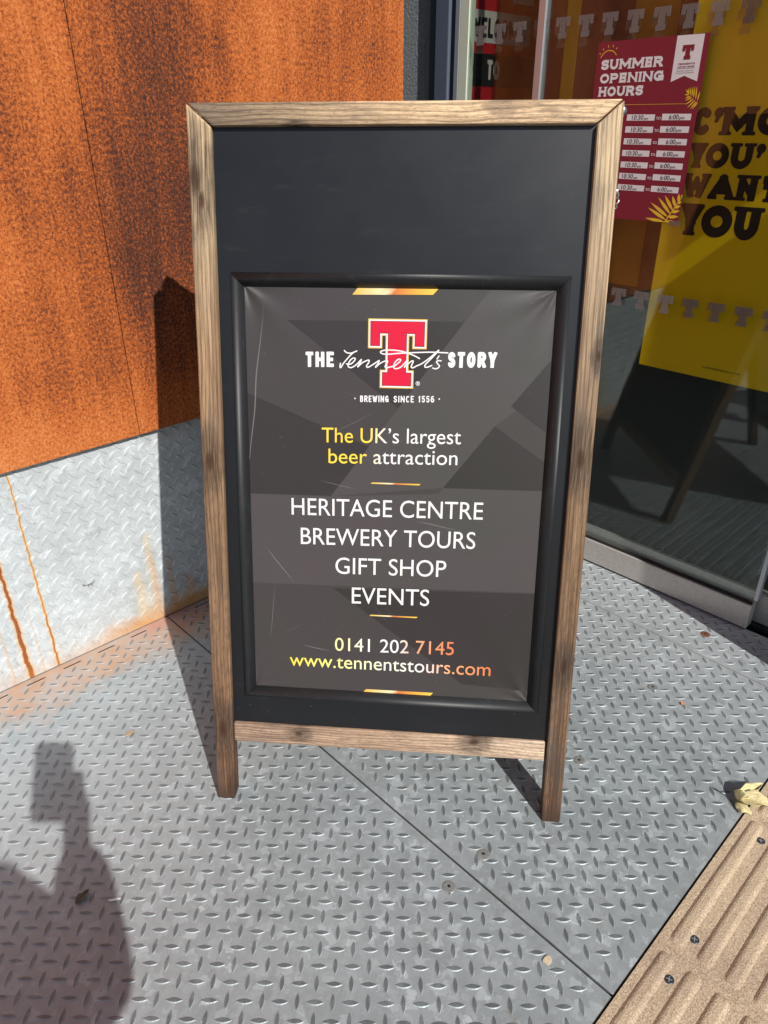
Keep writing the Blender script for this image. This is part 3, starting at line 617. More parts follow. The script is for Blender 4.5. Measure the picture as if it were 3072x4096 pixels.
# opening hours poster taped outside on the glass
pf = lambda a, b, w: (1.9718-w, 1.232-a, 1.094+b)
op = empty('opening_hours_poster', (1.972, 1.08, 1.094), 'maroon summer opening hours poster taped on the door glass above the board', 'poster')
mb = MB(); mb.prism([(0, 0), (.300, 0), (.300, .4225), (0, .4225)], pf, 0, .0006); mb.build('sheet', M_maroon, op)
mb = MB()
lettering(mb, 'SUMMER', pf, .0010, .0148, .190, .3592, .3822, weight=.135, slab=True, res=18, gap=.06)
lettering(mb, 'OPENING', pf, .0010, .0160, .1975, .3283, .3508, weight=.135, slab=True, res=18, gap=.06)
lettering(mb, 'HOURS', pf, .0010, .0155, .1465, .2980, .3208, weight=.135, slab=True, res=18, gap=.06)
mb.build('lettering', M_paper, op, normals=False)
mb = MB()
for k in range(7):
    zb = .2553-.02795*k
    for (a, b) in ((.1105, .1898), (.2093, .2867)): mb.poly([pf(a, zb-.0147, .0008), pf(b, zb-.0153, .0008), pf(b, zb-.0012, .0008), pf(a, zb, .0008)])
    font_text(mb, 'to', pf, .0009, .1944, .2060, zb-.0128, .0088)
mb.build('time_boxes', M_paper, op, normals=False)
mb = MB(); mb2 = MB()
for k in range(7):
    zb = .2553-.02795*k; sh = .003*math.sin(k*2.1)
    font_text(mb, '10:30', pf, .0011, .126+sh-.0006*k, .158+sh-.0006*k, zb-.0128, .0105); font_text(mb, 'am', pf, .0011, .160+sh-.0006*k, .1715+sh-.0006*k, zb-.0132, .0062)
    font_text(mb2, '6:00', pf, .0011, .229-sh, .254-sh, zb-.0128, .0105); font_text(mb2, 'pm', pf, .0011, .256-sh, .270-sh, zb-.0128, .0068)
mb.build('opening_times', M_ink, op, normals=False); mb2.build('closing_times', M_ink, op, normals=False)
mb = MB(); mb.poly([pf(*p, .0009) for p in [(.2175, .4220), (.2862, .4213), (.2862, .3235), (.2510, .3365), (.2178, .3245)]]); bn = mb.build('banner', M_paper, op, normals=False)
mb = MB(); tee(mb, pf, .0012, .2362, .4012, .0290, height=.0305)
lettering(mb, "TENNENT'S", pf, .0012, .2310, .2730, .3600, .3636, weight=.14, res=10, slab=True, gap=.2); lettering(mb, 'VISITOR', pf, .0012, .2306, .2515, .3545, .3573, weight=.14, res=9, gap=.2); lettering(mb, 'CENTRE', pf, .0012, .2545, .2732, .3545, .3573, weight=.14, res=9, gap=.2)
mb.poly([pf(*p, .0012) for p in [(.2287, .3522), (.2738, .3520), (.2738, .3528), (.2287, .3530)]]); mb.build('banner_print', M_maroon, bn, normals=False)
mb = MB(); font_text(mb, 'DISCOVER THE HISTORY OF', pf, .0012, .2300, .2731, .3460, .0021); font_text(mb, "SCOTLAND'S FAVOURITE PINT", pf, .0012, .2284, .2752, .3415, .0021); mb.build('small_print', M_ink, bn, normals=False)
mb = MB(); strokes(mb, [arc(.0345, .380, .0245, .0225, 160, 30, 12)], .0010, pf, .0010, .0006)
def petal(p, q, wd, w=.0010, n=6):
    p, q = np.array(p), np.array(q); d = q-p; nrm = np.array([-d[1], d[0]])/np.hypot(*d)*wd
    pts = [p+d*k/n+nrm*math.sin(math.pi*(k/n)**.8) for k in range(n+1)]+[p+d*k/n-nrm*math.sin(math.pi*(k/n)**.8) for k in range(n-1, 0, -1)]
    pts = [(min(x, .2998), max(y, .0005)) for x, y in pts]; mb.poly([pf(a, b, w) for a, b in pts])
for p, q in (((.0105, .3960), (.0045, .3975)), ((.0185, .4035), (.0140, .4085)), ((.0305, .4085), (.0300, .4160)), ((.0430, .4085), (.0455, .4155)), ((.0525, .4040), (.0575, .4080))): petal(p, q, .0012)
mb.build('sun_drawing', M_gold, op, normals=False); mb = MB()
stem = lambda s: (.2625+.037*s, .0015+.0625*s)
for s, tip in ((.0, (.2048, .0075)), (.08, (.2088, .0340)), (.2, (.2144, .0470)), (.33, (.2340, .0603)), (.47, (.2516, .0661)), (.62, (.2725, .0660)), (.8, (.2895, .0722)), (1, (.2995, .0700)), (.02, (.2990, .0030)), (.2, (.2995, .0170)), (.4, (.2997, .0310)), (.58, (.2997, .0430)), (.76, (.2997, .0540))): petal(stem(s), tip, .0042, .0010+.00002*s)
mb.poly([pf(*p, .00104) for p in [(.2608, .0005), (.2645, .0005), (.2998, .0640), (.2985, .0660)]])
mb.build('palm_frond', M_gold, op, normals=False); mb = MB()
st2 = lambda s: (.2995-.030*s, .2790+.0185*s)
for s, tip in ((1., (.2622, .3075)), (.95, (.2680, .3105)), (.8, (.2735, .3120)), (.65, (.2790, .3130)), (.5, (.2840, .3135)), (.3, (.2888, .3140)), (.15, (.2985, .3030)), (.9, (.2600, .2960)), (.75, (.2622, .2880)), (.6, (.2632, .2830)), (.45, (.2660, .2735)), (.3, (.2720, .2665)), (.15, (.2800, .2640)), (.05, (.2855, .2630))): petal(st2(s), tip, .0017, .00106+.00002*s)
mb.build('palm_frond', M_gold, op, normals=False); mb = MB()
mb.poly([pf(*p, .0010) for p in [(.010, .2778), (.272, .2758), (.272, .2766), (.010, .2787)]])
mb.build('rule_line', M_gold, op, normals=False)
mt = plain('clear_tape', srgb(120, 105, 90), .25, spec=.6)
mb = MB(); mb.box((1.9700, .925, 1.088), (1.9708, .955, 1.100)); mb.build('tape', mt, op)

# ================================================================== THE PAVEMENT BOARD
BL = Vector((0.50468, 1.07096, 0)); BE = Vector((0.65446343, -0.75609366, 0)); BB = Vector((0.75609366, 0.65446343, 0)); BZ = Vector((0, 0, 1)); TI = R(13.7)
UP = BB*math.sin(TI)+BZ*math.cos(TI); NN = -BB*math.cos(TI)+BZ*math.sin(TI)
UP2 = -BB*math.sin(TI)+BZ*math.cos(TI); NN2 = BB*math.cos(TI)+BZ*math.sin(TI)
F = lambda u, v, w: BL+BE*u+UP*v+NN*w
FM = lambda u, v, w: F(u*.001, v*.001, w*.001)
B2 = lambda u, v, w: BL+BB*.740+BE*u+UP2*v+NN2*w
foot = lambda f: (lambda u, v, w: f(u, v if v > .001 else -w*math.tan(TI), w))
Wd, Hg, TH = .7535, 1.402, -.035
sign = empty('pavement_sign', BL+BE*.377+BB*.37, 'tall wooden A-board with a black panel and a dark brewery tour poster', 'A-board sign')
SL = lambda u, v, w: (v/1.402, u+w); SR = lambda u, v, w: (v/1.402, Wd-u+w); RT = lambda u, v, w: (u/Wd, v-1.364+w); RB = lambda u, v, w: (u/Wd, v-.142+w)
g_ = .0011
def part(name, pts, fr, w0, w1, mat, uvf, bev=.0035):
    mb = MB(); mb.prism(pts, fr, w0, w1, 0, uvf); return mb.build(name, mat, sign, bevel=bev)
part('stile', [(0, 0), (.0402, 0), (.0448-g_, 1.3645-g_), (0, 1.402-g_*1.2)], foot(F), TH, 0, M_stile_l, SL)
part('stile', [(Wd-.0395, 0), (Wd, 0), (Wd, 1.402-g_*1.2), (Wd-.0425+g_, 1.3645-g_)], foot(F), TH, 0, M_stile_r, SR)
part('top_rail', [(.0448+g_, 1.3645), (Wd-.0425-g_, 1.3645), (Wd-g_*1.4, 1.402), (g_*1.4, 1.402)], F, TH, 0, M_rail_t, RT)
part('bottom_rail', [(.0415, .1425), (Wd-.0432, .1435), (Wd-.0432, .1885), (.0415, .1885)], F, -.028, -.006, M_rail_b, RB, .004)
for a, b in ((0, .0402), (Wd-.0402, Wd)): part('back_leg', [(a, 0), (b, 0), (b, 1.402), (a, 1.402)], foot(B2), TH, 0, M_back, SL)
part('back_rail', [(.0410, 1.362), (Wd-.0410, 1.362), (Wd-.0410, 1.4015), (.0410, 1.4015)], B2, TH+.001, -.001, M_back, RT)
part('back_rail', [(.0410, .142), (Wd-.0410, .142), (Wd-.0410, .186), (.0410, .186)], B2, TH+.006, -.004, M_back, RB)
part('back_panel', [(.038, .17), (Wd-.038, .17), (Wd-.038, 1.38), (.038, 1.38)], B2, -.022, -.016, M_panel, RB, 0)
part('panel', [(.036, .165), (Wd-.036, .165), (Wd-.036, 1.38), (.036, 1.38)], F, -.020, -.013, M_panel, RB, 0)
# snap frame: four mitred rounded bars
prof = [(0, -13.0), (0, -10.6), (1.2, -8.2), (4.5, -4.2), (8.5, -1.9), (12.5, -1.4), (16.5, -2.6), (20.5, -5.4), (24.3, -9.2), (25.6, -10.8), (25.6, -12.9)]
OU = (67.5, 252.4, 691.5, 1120.2)
mb = MB()
for k in range(4):
    def cr(d, k=k):
        x0, y0, x1, y1 = OU[0]+d, OU[1]+d, OU[2]-d, OU[3]-d
        q = [(x0, y0), (x1, y0), (x1, y1), (x0, y1)]; a, b = Vector(q[k]), Vector(q[(k+1) % 4]); e = (b-a).normalized()*.35
        return a+e, b-e
    ra = [cr(d) for d, w in prof]; A = [mb.vert(FM(p[0].x, p[0].y, w)) for p, (d, w) in zip(ra, prof)]; Bq = [mb.vert(FM(p[1].x, p[1].y, w)) for p, (d, w) in zip(ra, prof)]
    for i in range(len(prof)-1): mb.face((A[i], A[i+1], Bq[i+1], Bq[i]))
    mb.face(A[::-1]); mb.face(Bq)
sn = mb.build('snap_frame', M_snap, sign, smooth=True)
for p in sn.data.polygons:
    if len(p.vertices) > 4: p.use_smooth = False
# poster and its print
PX = (93.0, 277.5, 666.5, 1096.5); PW = -11.2
mb = MB(); mb.prism([(90, 274), (669.5, 274), (669.5, 1099.5), (90, 1099.5)], FM, PW-.8, PW, 0, lambda u, v, w: (u*.001, v*.001))
po = mb.build('poster', M_post, sign)
def layer(mb, pts, k, m=0): mb.poly([FM(u, v, PW+.06*k) for u, v in pts], m, [(u*.001, v*.001) for u, v in pts])
mb = MB()
layer(mb, [(90, 511), (669, 517), (669, 725), (476, 724), (467, 712), (256, 700), (90, 699)], 1, 1)
layer(mb, [(256, 700.5), (476, 724.5), (569, 847), (669, 930), (669, 1099), (551, 1099), (505, 1038), (385, 876)], 1, 1)
layer(mb, [(173, 1036), (504, 1038), (385, 876.5)], 2, 0); layer(mb, [(597, 886), (669, 977), (669, 835)], 2, 0)
layer(mb, [(476, 725), (569, 847.5), (669, 780), (669, 725.5)], 2, 0); layer(mb, [(260, 507), (669, 515), (669, 300), (529, 309)], 2, 0)
layer(mb, [(90, 700), (255, 700.5), (330, 801), (90, 900)], 2, 0)
mb.build('facets', [M_post_d, M_post_l], po, normals=False)
WHT = srgb(236, 234, 232); YEL = srgb(246, 214, 70); ORG = srgb(226, 126, 74); GLD = srgb(226, 178, 66); RED = srgb(214, 22, 58); DRD = srgb(112, 18, 40)
def lerp(stops):
    def f(u, v):
        for (a, ca), (b, cb) in zip(stops, stops[1:]):
            if u <= b: k = max(0, min(1, (u-a)/(b-a))); return tuple(ca[i]+(cb[i]-ca[i])*k for i in range(4))
        return stops[-1][1]
    return f
WH = lambda u, v: WHT
TW = PW+.5
mb = MB()
for k, (d, c) in enumerate(((0., GLD), (1.6, WHT), (4.2, DRD), (5.3, RED))): tee(mb, FM, PW+.20+.05*k, 325.8, 1041.2, 110, d=d, col=c)
mb.build('emblem', M_print, po, normals=False)
mb = MB(); lw = dict(weight=.105, res=24)
def cond(txt, u0, u1, v0, v1, slope=0., gap=.24, weight=.115): lettering(mb, txt, FM, TW, u0, u1, v0, v1, weight=weight, res=24, gap=gap, colf=WH, slope=slope)
cond('THE', 207.5, 261.5, 950.4, 978.7, .02); cond('STORY', 476.0, 566.0, 954.6, 983.4, .02)
cond('BREWING', 312.0, 366.5, 886.8, 899.2, .02, .3, .088); cond('SINCE', 376.0, 414.5, 887.8, 900.2, .02, .3, .088); cond('1556', 423.0, 453.0, 888.8, 901.2, .02, .3, .088)
strokes(mb, [[(302.1, 893.3), (302.1, 893.4)]], 1.4, FM, TW, .45, colf=WH); strokes(mb, [[(462.5, 896.2), (462.5, 896.3)]], 1.4, FM, TW, .45, colf=WH)
strokes(mb, [arc(421.1, 924.3, 3.6, 3.6, 0, 360, 20)], .42, FM, TW, .3, colf=WH); lettering(mb, 'R', FM, TW, 419.4, 422.9, 922.0, 926.6, weight=.09, res=14, colf=WH)
font_text(mb, 'HERITAGE CENTRE', FM, TW, 176, 555.5, 659.3, 34.2, colf=WH, v_r=664.2); font_text(mb, 'BREWERY TOURS', FM, TW, 194, 543.5, 598.7, 34.2, colf=WH, v_r=603.6)
font_text(mb, 'GIFT SHOP', FM, TW, 264.5, 488.3, 538.9, 34.2, colf=WH, v_r=542.0); font_text(mb, 'EVENTS', FM, TW, 298.4, 456.5, 476.0, 34.6, colf=WH, v_r=478.6)
font_text(mb, "The UK\u2019s largest", FM, TW, 237.7, 506.6, 807.1, 28.6, colf=lerp([(237, YEL), (330, YEL), (362, WHT), (510, WHT)]), v_r=811.5)
font_text(mb, 'beer attraction', FM, TW, 250.8, 501.5, 766.4, 28.6, colf=lerp([(237, YEL), (320, YEL), (352, WHT), (510, WHT)]), v_r=770.8)
font_text(mb, '0141 202 7145', FM, TW, 263.5, 510.8, 368.6, 29.0, colf=lerp([(263, srgb(240, 236, 150)), (345, WHT), (395, WHT), (425, srgb(236, 170, 130)), (511, ORG)]), v_r=373.0)
font_text(mb, 'www.tennentstours.com', FM, TW, 167, 588, 328.6, 29.5, colf=lerp([(167, YEL), (250, srgb(244, 240, 130)), (360, srgb(240, 240, 210)), (440, WHT), (500, srgb(238, 170, 120)), (588, ORG)]), v_r=330.5)
mb.build('lettering', M_print, po, normals=False)
mb = MB(); sx = lambda p: (325.8+(p[0]-560)*.2315, 1040.9-(p[1]-50)*.2155)
def smooth(P, n=5):
    P = [np.array(p, float) for p in P]; out = []
    for i in range(len(P)-1):
        p0, p1, p2, p3 = P[max(i-1, 0)], P[i], P[i+1], P[min(i+2, len(P)-1)]
        for k in range(n):
            t = k/n; out.append(tuple(.5*((2*p1)+(p2-p0)*t+(2*p0-5*p1+4*p2-p3)*t*t+(3*p1-p0-3*p2+p3)*t**3)))
    return out+[tuple(P[-1])]
SCR = [[(368, 322), (384, 338), (412, 345), (440, 338), (470, 324)], [(442, 338), (418, 362), (388, 398), (360, 434), (338, 470), (333, 458), (336, 432)],
       [(386, 436), (418, 438), (448, 412), (458, 390), (440, 386), (418, 404), (402, 434), (400, 458), (420, 468), (448, 456), (478, 430), (500, 404), (508, 398), (498, 424), (478, 460), (516, 424), (558, 402), (572, 404), (565, 426), (550, 452), (562, 462), (596, 442), (640, 410), (654, 402), (645, 424), (624, 460), (664, 424), (708, 402), (722, 405), (714, 428), (702, 452), (714, 462), (746, 454), (776, 446), (808, 420), (828, 396), (814, 386), (792, 402), (774, 434), (774, 462), (796, 468), (826, 456), (852, 430), (876, 400), (886, 396), (876, 420), (860, 454), (894, 420), (918, 400), (930, 402), (922, 426), (914, 450), (928, 458), (956, 442)],
       [(980, 378), (948, 360), (900, 340), (840, 320), (780, 312), (710, 312), (668, 322), (666, 336), (690, 346), (740, 345), (800, 338), (880, 332), (980, 326), (1080, 322), (1206, 325)],
       [(956, 442), (1000, 420), (1060, 372), (1132, 304), (1100, 346), (1056, 396), (1026, 432), (1028, 450), (1050, 448), (1080, 434)],
       [(1136, 352), (1120, 378)], [(1154, 394), (1134, 392), (1118, 402), (1128, 420), (1142, 436), (1134, 452), (1112, 462), (1088, 456)]]
strokes(mb, [smooth([sx(p) for p in l]) for l in SCR], 1.15, FM, TW, .55, colf=WH, cap='r'); mb.build('script_lettering', M_print, po, normals=False)
mb = MB(); ch = lambda pts, f: mb.poly([FM(u, v, TW) for u, v in pts], 0, None, [f(u, v) for u, v in pts])
def chevron(a, b, c, d, n=10):
    f = lerp([(a[0], GLD), (a[0]+(b[0]-a[0])*.45, srgb(250, 236, 190)), (a[0]+(b[0]-a[0])*.5, srgb(205, 110, 60)), (b[0], srgb(245, 200, 80))]); P = lambda p, q, t: (p[0]+(q[0]-p[0])*t, p[1]+(q[1]-p[1])*t)
    for k in range(n): ch([P(a, b, k/n), P(a, b, (k+1)/n), P(c, d, (k+1)/n), P(c, d, k/n)], f)
for q in (((295.8, 1083.0), (444.3, 1084.6), (306.4, 1096), (454.6, 1096)), ((324.4, 277.8), (466, 277.8), (330, 284), (471.3, 284.6)), ((334, 728.2), (429, 728.2), (337, 731.0), (432, 731.0)), ((335, 450.4), (431.5, 450.6), (337.5, 453.2), (434.2, 453.4))):
    mb = MB(); chevron(*q); mb.build('gold_bar', M_print, po, normals=False)
# hardware on the right hand edge
mb = MB(); fs = lambda u, v, w: F(Wd+w, 1.386+u, -.014+v); mb.cyl((0, 0, 0), .010, .002, fs, 16, 0); mb.cyl((0, 0, .002), .0085, .005, fs, 16, 0, .004); mb.build('hinge_bolt', M_steel, sign)
mb = MB()
for k in range(3):
    c = F(Wd+.002+.0015*(k % 2), 1.254-.008*k, -.012-.002*k); a = [c+(BE*math.cos(q)+UP*math.sin(q)*1.5)*.0036+NN*(.003*math.cos(q+k)) for q in [2*math.pi*i/10 for i in range(11)]]; mb.tube(a, .0012, 6)
mb.build('chain', M_steel, sign)
mb = MB(); mb.cyl((0, 0, 0), .006, .004, lambda u, v, w: F(Wd+w, 1.260+u, -.014+v), 12); mb.build('chain_screw', M_steel, sign)

# ================================================================== SMALL THINGS
def floor_screw(x, y, mat, label):
    mb = MB(); f = lambda u, v, w: (x+u, y+v, w)
    mb.cyl((0, 0, .0001), .0140, .0012, f, 24, 0, .0128); mb.cyl((0, 0, .0013), .0128, .0006, f, 24, 0, .0105); 
    o = mb.build('floor_screw', mat, origin=(x, y, 0)); tag(o, label, 'screw', 'round screws in the steel floor')
    h = MB(); h.cyl((.0005, .0005, .00195), .0034, .0002, f, 6, 0); h.build('socket', M_gap, o)
M_scr = plain('dull_zinc_screw', (.30, .31, .30, 1), .45, .4, grain=.2, gscale=200)
floor_screw(.7156, .5686, M_scr, 'grey round floor screw on the left of the dark floor seam'); floor_screw(.8203, .5672, M_scr, 'grey round floor screw just right of the dark floor seam, in front of the board')
floor_screw(1.1774, .5683, M_scr, "grey round floor screw beside the board's right leg"); floor_screw(1.5362, .572, M_scr, 'grey round floor screw out on the plate in front of the door rail')
floor_screw(1.8587, .5765, plain('rusty_screw', srgb(112, 66, 46), .8, grain=.3, gscale=150), 'rusty brown round floor screw by the door rail')
# corduroy tactile tiles
def bar_poly(y1, x0, x1, r=.006, zt=.0068):
    return y1
def tile(x0, label, grp):
    x1 = x0+.3985; y0, y1 = -.164, .2345; z0 = .0045
    t = empty('tactile_tile', (x0+.2, .035, 0), label, 'paving tile', grp)
    mb = MB(); mb.box((x0, y0, -.012), (x1, y1, z0))
    for k in range(8):
        yc = .2045-.05*k-.0; hw = .0145; xa, xb = x0+.0125, x1-.0125
        prof = [(-hw, 0), (-hw*.82, .0016), (-hw*.62, .0036), (-hw*.40, .0046), (hw*.40, .0046), (hw*.64, .0036), (hw*.85, .0016), (hw, 0)]
        ends = [(0, 0.0), (.003, .45), (.008, .85), (.014, 1.)]
        st = [(xa+d, s) for d, s in ends]+[(xb-d, s) for d, s in ends[::-1]]; rows = []
        for (xx, s) in st: rows.append([mb.vert((xx, yc+py*(.72+.28*s), z0+.0001+pz*s)) for py, pz in prof])
        for r0, r1 in zip(rows, rows[1:]):
            for i in range(len(prof)-1): mb.face((r0[i], r0[i+1], r1[i+1], r1[i]))
    o = mb.build('tile', M_tile, t, normals=False)
    for xs, ys in ((x0+.0463, .1850), (x1-.0530, .1835), (x0+.0463, -.115), (x1-.053, -.115)):
        s = MB(); f = lambda u, v, w: (xs+u, ys+v, w); s.cyl((0, 0, z0+.0002), .0088, .0010, f, 18, 0, .0070); so_ = s.build('screw', M_scr2, t)
        c = MB()
        for a in (R(20), R(110)):
            ca, sa = math.cos(a), math.sin(a); c.prism([(-.0052*ca-.0009*sa*-1, -.0052*sa-.0009*ca), (.0052*ca+.0009*sa, .0052*sa-.0009*ca), (.0052*ca-.0009*sa, .0052*sa+.0009*ca), (-.0052*ca-.0009*sa, -.0052*sa+.0009*ca)], lambda u, v, w: (xs+u, ys+v, z0+.0013+w), 0, .0001+.00005*(a > 1))
        c.build('cross_slot', M_cross, so_)
M_scr2 = plain('dark_steel_screw', (.075, .085, .10, 1), .35, .6); M_cross = plain('screw_slot', (.45, .46, .48, 1), .4, .5)
tile(.5135, 'buff ribbed tactile tile at the bottom right corner, nearest the viewer', 'buff corduroy tactile tiles'); tile(.9125, 'buff ribbed tactile tile in the middle with the dry leaf at its far end', 'buff corduroy tactile tiles')
tile(1.3115, 'buff ribbed tactile tile farthest away, under the tip of the dry leaf', 'buff corduroy tactile tiles')
# dry leaves and litter
def leaf_mat(name, a, b):
    t = NT(name); U = t.uv(); x, y, _ = t.sep(U)
    vein = t.math('ABSOLUTE', t.math('SINE', t.math('MULTIPLY', t.math('SUBTRACT', x, t.math('MULTIPLY', t.math('ABSOLUTE', y), .9)), 34.)))
    c = t.mix(t.rng(t.noise(t.map(U, (1, 1, 1)), 7, 4, .7), .4, .7, 0, 1), a, b); c = t.mix(t.rng(vein, .16, .0, 0, .35), c, srgb(150, 128, 66)); c = t.mix(t.rng(t.math('ABSOLUTE', y), .05, .0, 0, .5), c, srgb(140, 116, 60))
    t.bump(vein, .3, .001); return t.set(col=c, rough=.75, spec=.25)
M_leaf = leaf_mat('dry_leaf_blade', srgb(226, 216, 168), srgb(190, 172, 116))
def blade(mb, base, d, side, L, Wm, curl, lift, up0=.004, n=12, mm=7):
    base, d, side = Vector(base), Vector(d).normalized(), Vector(side).normalized(); g = []
    for i in range(n+1):
        s = i/n; hw = Wm*math.sin(math.pi*min(1, s*.96+.03)**.75)*(1+.09*math.sin(17*s)); row = []
        for j in range(mm):
            q = -1+2*j/(mm-1); p = base+d*(L*s)+side*(hw*q)+Vector((0, 0, up0+lift*math.sin(math.pi*s*.9)+curl*q*q*Wm+.0022*math.sin(9*s+5*q)))
            row.append(mb.vert(p, (s, q)))
        g.append(row)
    for a, b in zip(g, g[1:]):
        for j in range(mm-1): mb.face((a[j], a[j+1], b[j+1], b[j]))
mb = MB(); c0 = (1.318, .257, .008)
blade(mb, c0, (.030, -.062, 0), (.9, .35, .15), .070, .0195, .45, .010, .007, 14, 9); blade(mb, c0, (.075, -.022, 0), (.3, .9, .25), .074, .0135, .45, .008, .010, 14, 9); blade(mb, c0, (-.040, .014, .15), (.25, .9, -.6), .030, .0150, .5, .010, .004); blade(mb, (1.311, .259, .006), (-.004, -.040, 0), (.9, .1, .3), .036, .0125, -.4, .006, .004)
mb.tube([(1.316, .258, .012), (1.322, .262, .016), (1.334, .262, .012), (1.345, .256, .010)], .0011, 6)
lf = mb.build('dry_leaf', M_leaf, normals=False, smooth=True, origin=(1.317, .25, .003)); tag(lf, 'crumpled pale yellow dry leaf lying across the edge of the tactile tiles', 'leaf')
so2 = lf.modifiers.new('thickness', 'SOLIDIFY'); so2.thickness = .0006
mb = MB(); blade(mb, (.1715, 1.044, 0), (.030, .010, 0), (-.3, .9, .1), .032, .0085, .25, .003, .0022)
lf2 = mb.build('dry_leaf', leaf_mat('brown_leaf_blade', srgb(128, 116, 98), srgb(108, 96, 80)), normals=False, smooth=True, origin=(.185, 1.05, .002)); tag(lf2, "small flat brown leaf in the photographer's shadow on the steel floor", 'leaf'); lf2.modifiers.new('thickness', 'SOLIDIFY').thickness = .0005
mb = MB(); mb.prism([(.2196, 1.0100), (.2205, 1.0040), (.2290, .9985), (.2375, .9940), (.2395, .9960), (.2360, 1.0000), (.2280, 1.0050)], flat, .0016, .0026); sc_ = mb.build('paper_scrap', plain('white_scrap', srgb(245, 245, 242), .5), origin=(.229, 1.0, 0)); tag(sc_, 'tiny white scrap of paper at the edge of the shadow on the floor', 'litter')
mb = MB(); pts = [(.7353+.0085*(1+.18*math.sin(3*a+1))*math.cos(a), .3509+.0085*(1+.18*math.cos(2*a))*math.sin(a)) for a in [2*math.pi*k/14 for k in range(14)]]
mb.prism(pts, flat, .0004, .0030); gm = mb.build('grit_flake', plain('beige_flake', srgb(200, 184, 158), .8, grain=.25, gscale=400), origin=(.7353, .3509, 0), bevel=.0008); tag(gm, 'round beige flake of tile grit beside the dark floor seam', 'litter')
mb = MB(); pts = [(.4543+.010*(1+.3*math.sin(2*a+1))*math.cos(a), 1.3888+.0065*(1+.25*math.cos(3*a))*math.sin(a)) for a in [2*math.pi*k/12 for k in range(12)]]
mb.prism(pts, flat, .0004, .0055); gs = mb.build('stone', plain('tan_stone', srgb(168, 146, 116), .8, grain=.25, gscale=300), origin=(.454, 1.389, 0), bevel=.002); tag(gs, 'small tan stone on the sunlit floor left of the board', 'stone')
mb = MB(); blade(mb, (1.526, .488, 0), (.010, -.002, 0), (.2, .9, .1), .011, .0035, .5, .001, .0020, 5, 5); ol = mb.build('dry_leaf', plain('orange_bit', srgb(226, 130, 70), .7), normals=False, origin=(1.5287, .4876, 0)); tag(ol, 'tiny orange leaf fragment on the plate in front of the door', 'leaf'); ol.modifiers.new('thickness', 'SOLIDIFY').thickness = .0004
mb = MB()
for p, q in (((.545, .2150), (.575, .2135)), ((.549, .215), (.546, .221)), ((.560, .2145), (.557, .208)), ((.566, .214), (.570, .207)), ((.572, .2137), (.578, .219))): mb.tube([(p[0], 1.7655, p[1]), ((p[0]+q[0])/2, 1.7645, (p[1]+q[1])/2-.0015), (q[0], 1.7655, q[1])], .0007, 5)
tw = mb.build('twig', plain('dark_twig', srgb(70, 60, 48), .8), origin=(.56, 1.766, .214)); tag(tw, 'tiny dark curled twig caught on the galvanised skirting', 'twig')
#__PART3__
# ================================================================== THE PHOTOGRAPHER (stands behind the picture; only the shadow is in it)
PO = Vector((-.440, -.240, 0)); PR = Vector((.7208, -.6931, 0)); PF_ = Vector((.6931, .7208, 0))
pp = lambda r, f, z: PO+PR*r+PF_*f+Vector((0, 0, z))
person = empty('person', PO, 'person in a dark jacket and jeans taking the photo with a phone', 'person')
def skin(name, chains, mat, parent, sub=2):
    """one continuous skinned surface grown along connected chains of (point, radius)"""
    vs, rs, es, key = [], [], [], {}
    def vid(p, r):
        k = tuple(round(c, 4) for c in p)
        if k not in key: key[k] = len(vs); vs.append(Vector(p)); rs.append(r)
        return key[k]
    for ch in chains:
        ids = [vid(p, r) for p, r in ch]
        for a, b in zip(ids, ids[1:]):
            if (a, b) not in es and (b, a) not in es: es.append((a, b))
    o0 = parent_world(parent); me = bpy.data.meshes.new(name); me.from_pydata([tuple(v-o0) for v in vs], es, []); o = bpy.data.objects.new(name, me); C.objects.link(o); o.parent = parent
    o.modifiers.new('skin', 'SKIN').use_smooth_shade = True
    for i, sv in enumerate(me.skin_vertices[0].data): sv.radius = (rs[i], rs[i]) if not isinstance(rs[i], tuple) else rs[i]; sv.use_root = (i == 0)
    s = o.modifiers.new('sub', 'SUBSURF'); s.levels = s.render_levels = sub; me.materials.append(mat); return o
CAMP = Vector((0, 0, 1.32))
ph = lambda a, b, w=0: CAMP+CR*(a-.040)+CU*(b-.024)-CF*(.045-w)          # phone frame: b runs down from 0 to -.155
M_skin = plain('skin', srgb(214, 162, 136), .5); M_jack = plain('dark_jacket', srgb(38, 42, 54), .8, grain=.15); M_jean = plain('blue_jeans', srgb(52, 64, 92), .85, grain=.2); M_hair = plain('brown_hair', srgb(52, 36, 26), .6, grain=.3); M_shoe = plain('white_trainers', srgb(200, 200, 196), .5)
pel = (pp(0, 0, .90), .105); wa = (pp(0, .0, 1.04), .100); chs = (pp(0, .0, 1.20), .115); nb = (pp(0, -.01, 1.385), .060); nk = (pp(0, .005, 1.44), .048)
hd = [(pp(0, .020, 1.505), .066), (pp(0, .012, 1.575), .083), (pp(0, .004, 1.635), .066)]
shR, elR = pp(.175, -.005, 1.345), pp(.270, .12, 1.035); shL, elL, wrL = pp(-.175, -.005, 1.345), pp(-.235, -.03, 1.075), pp(-.235, .09, .86)
wrR = ph(.066, -.178, -.035); palm = ph(.068, -.115, -.020)
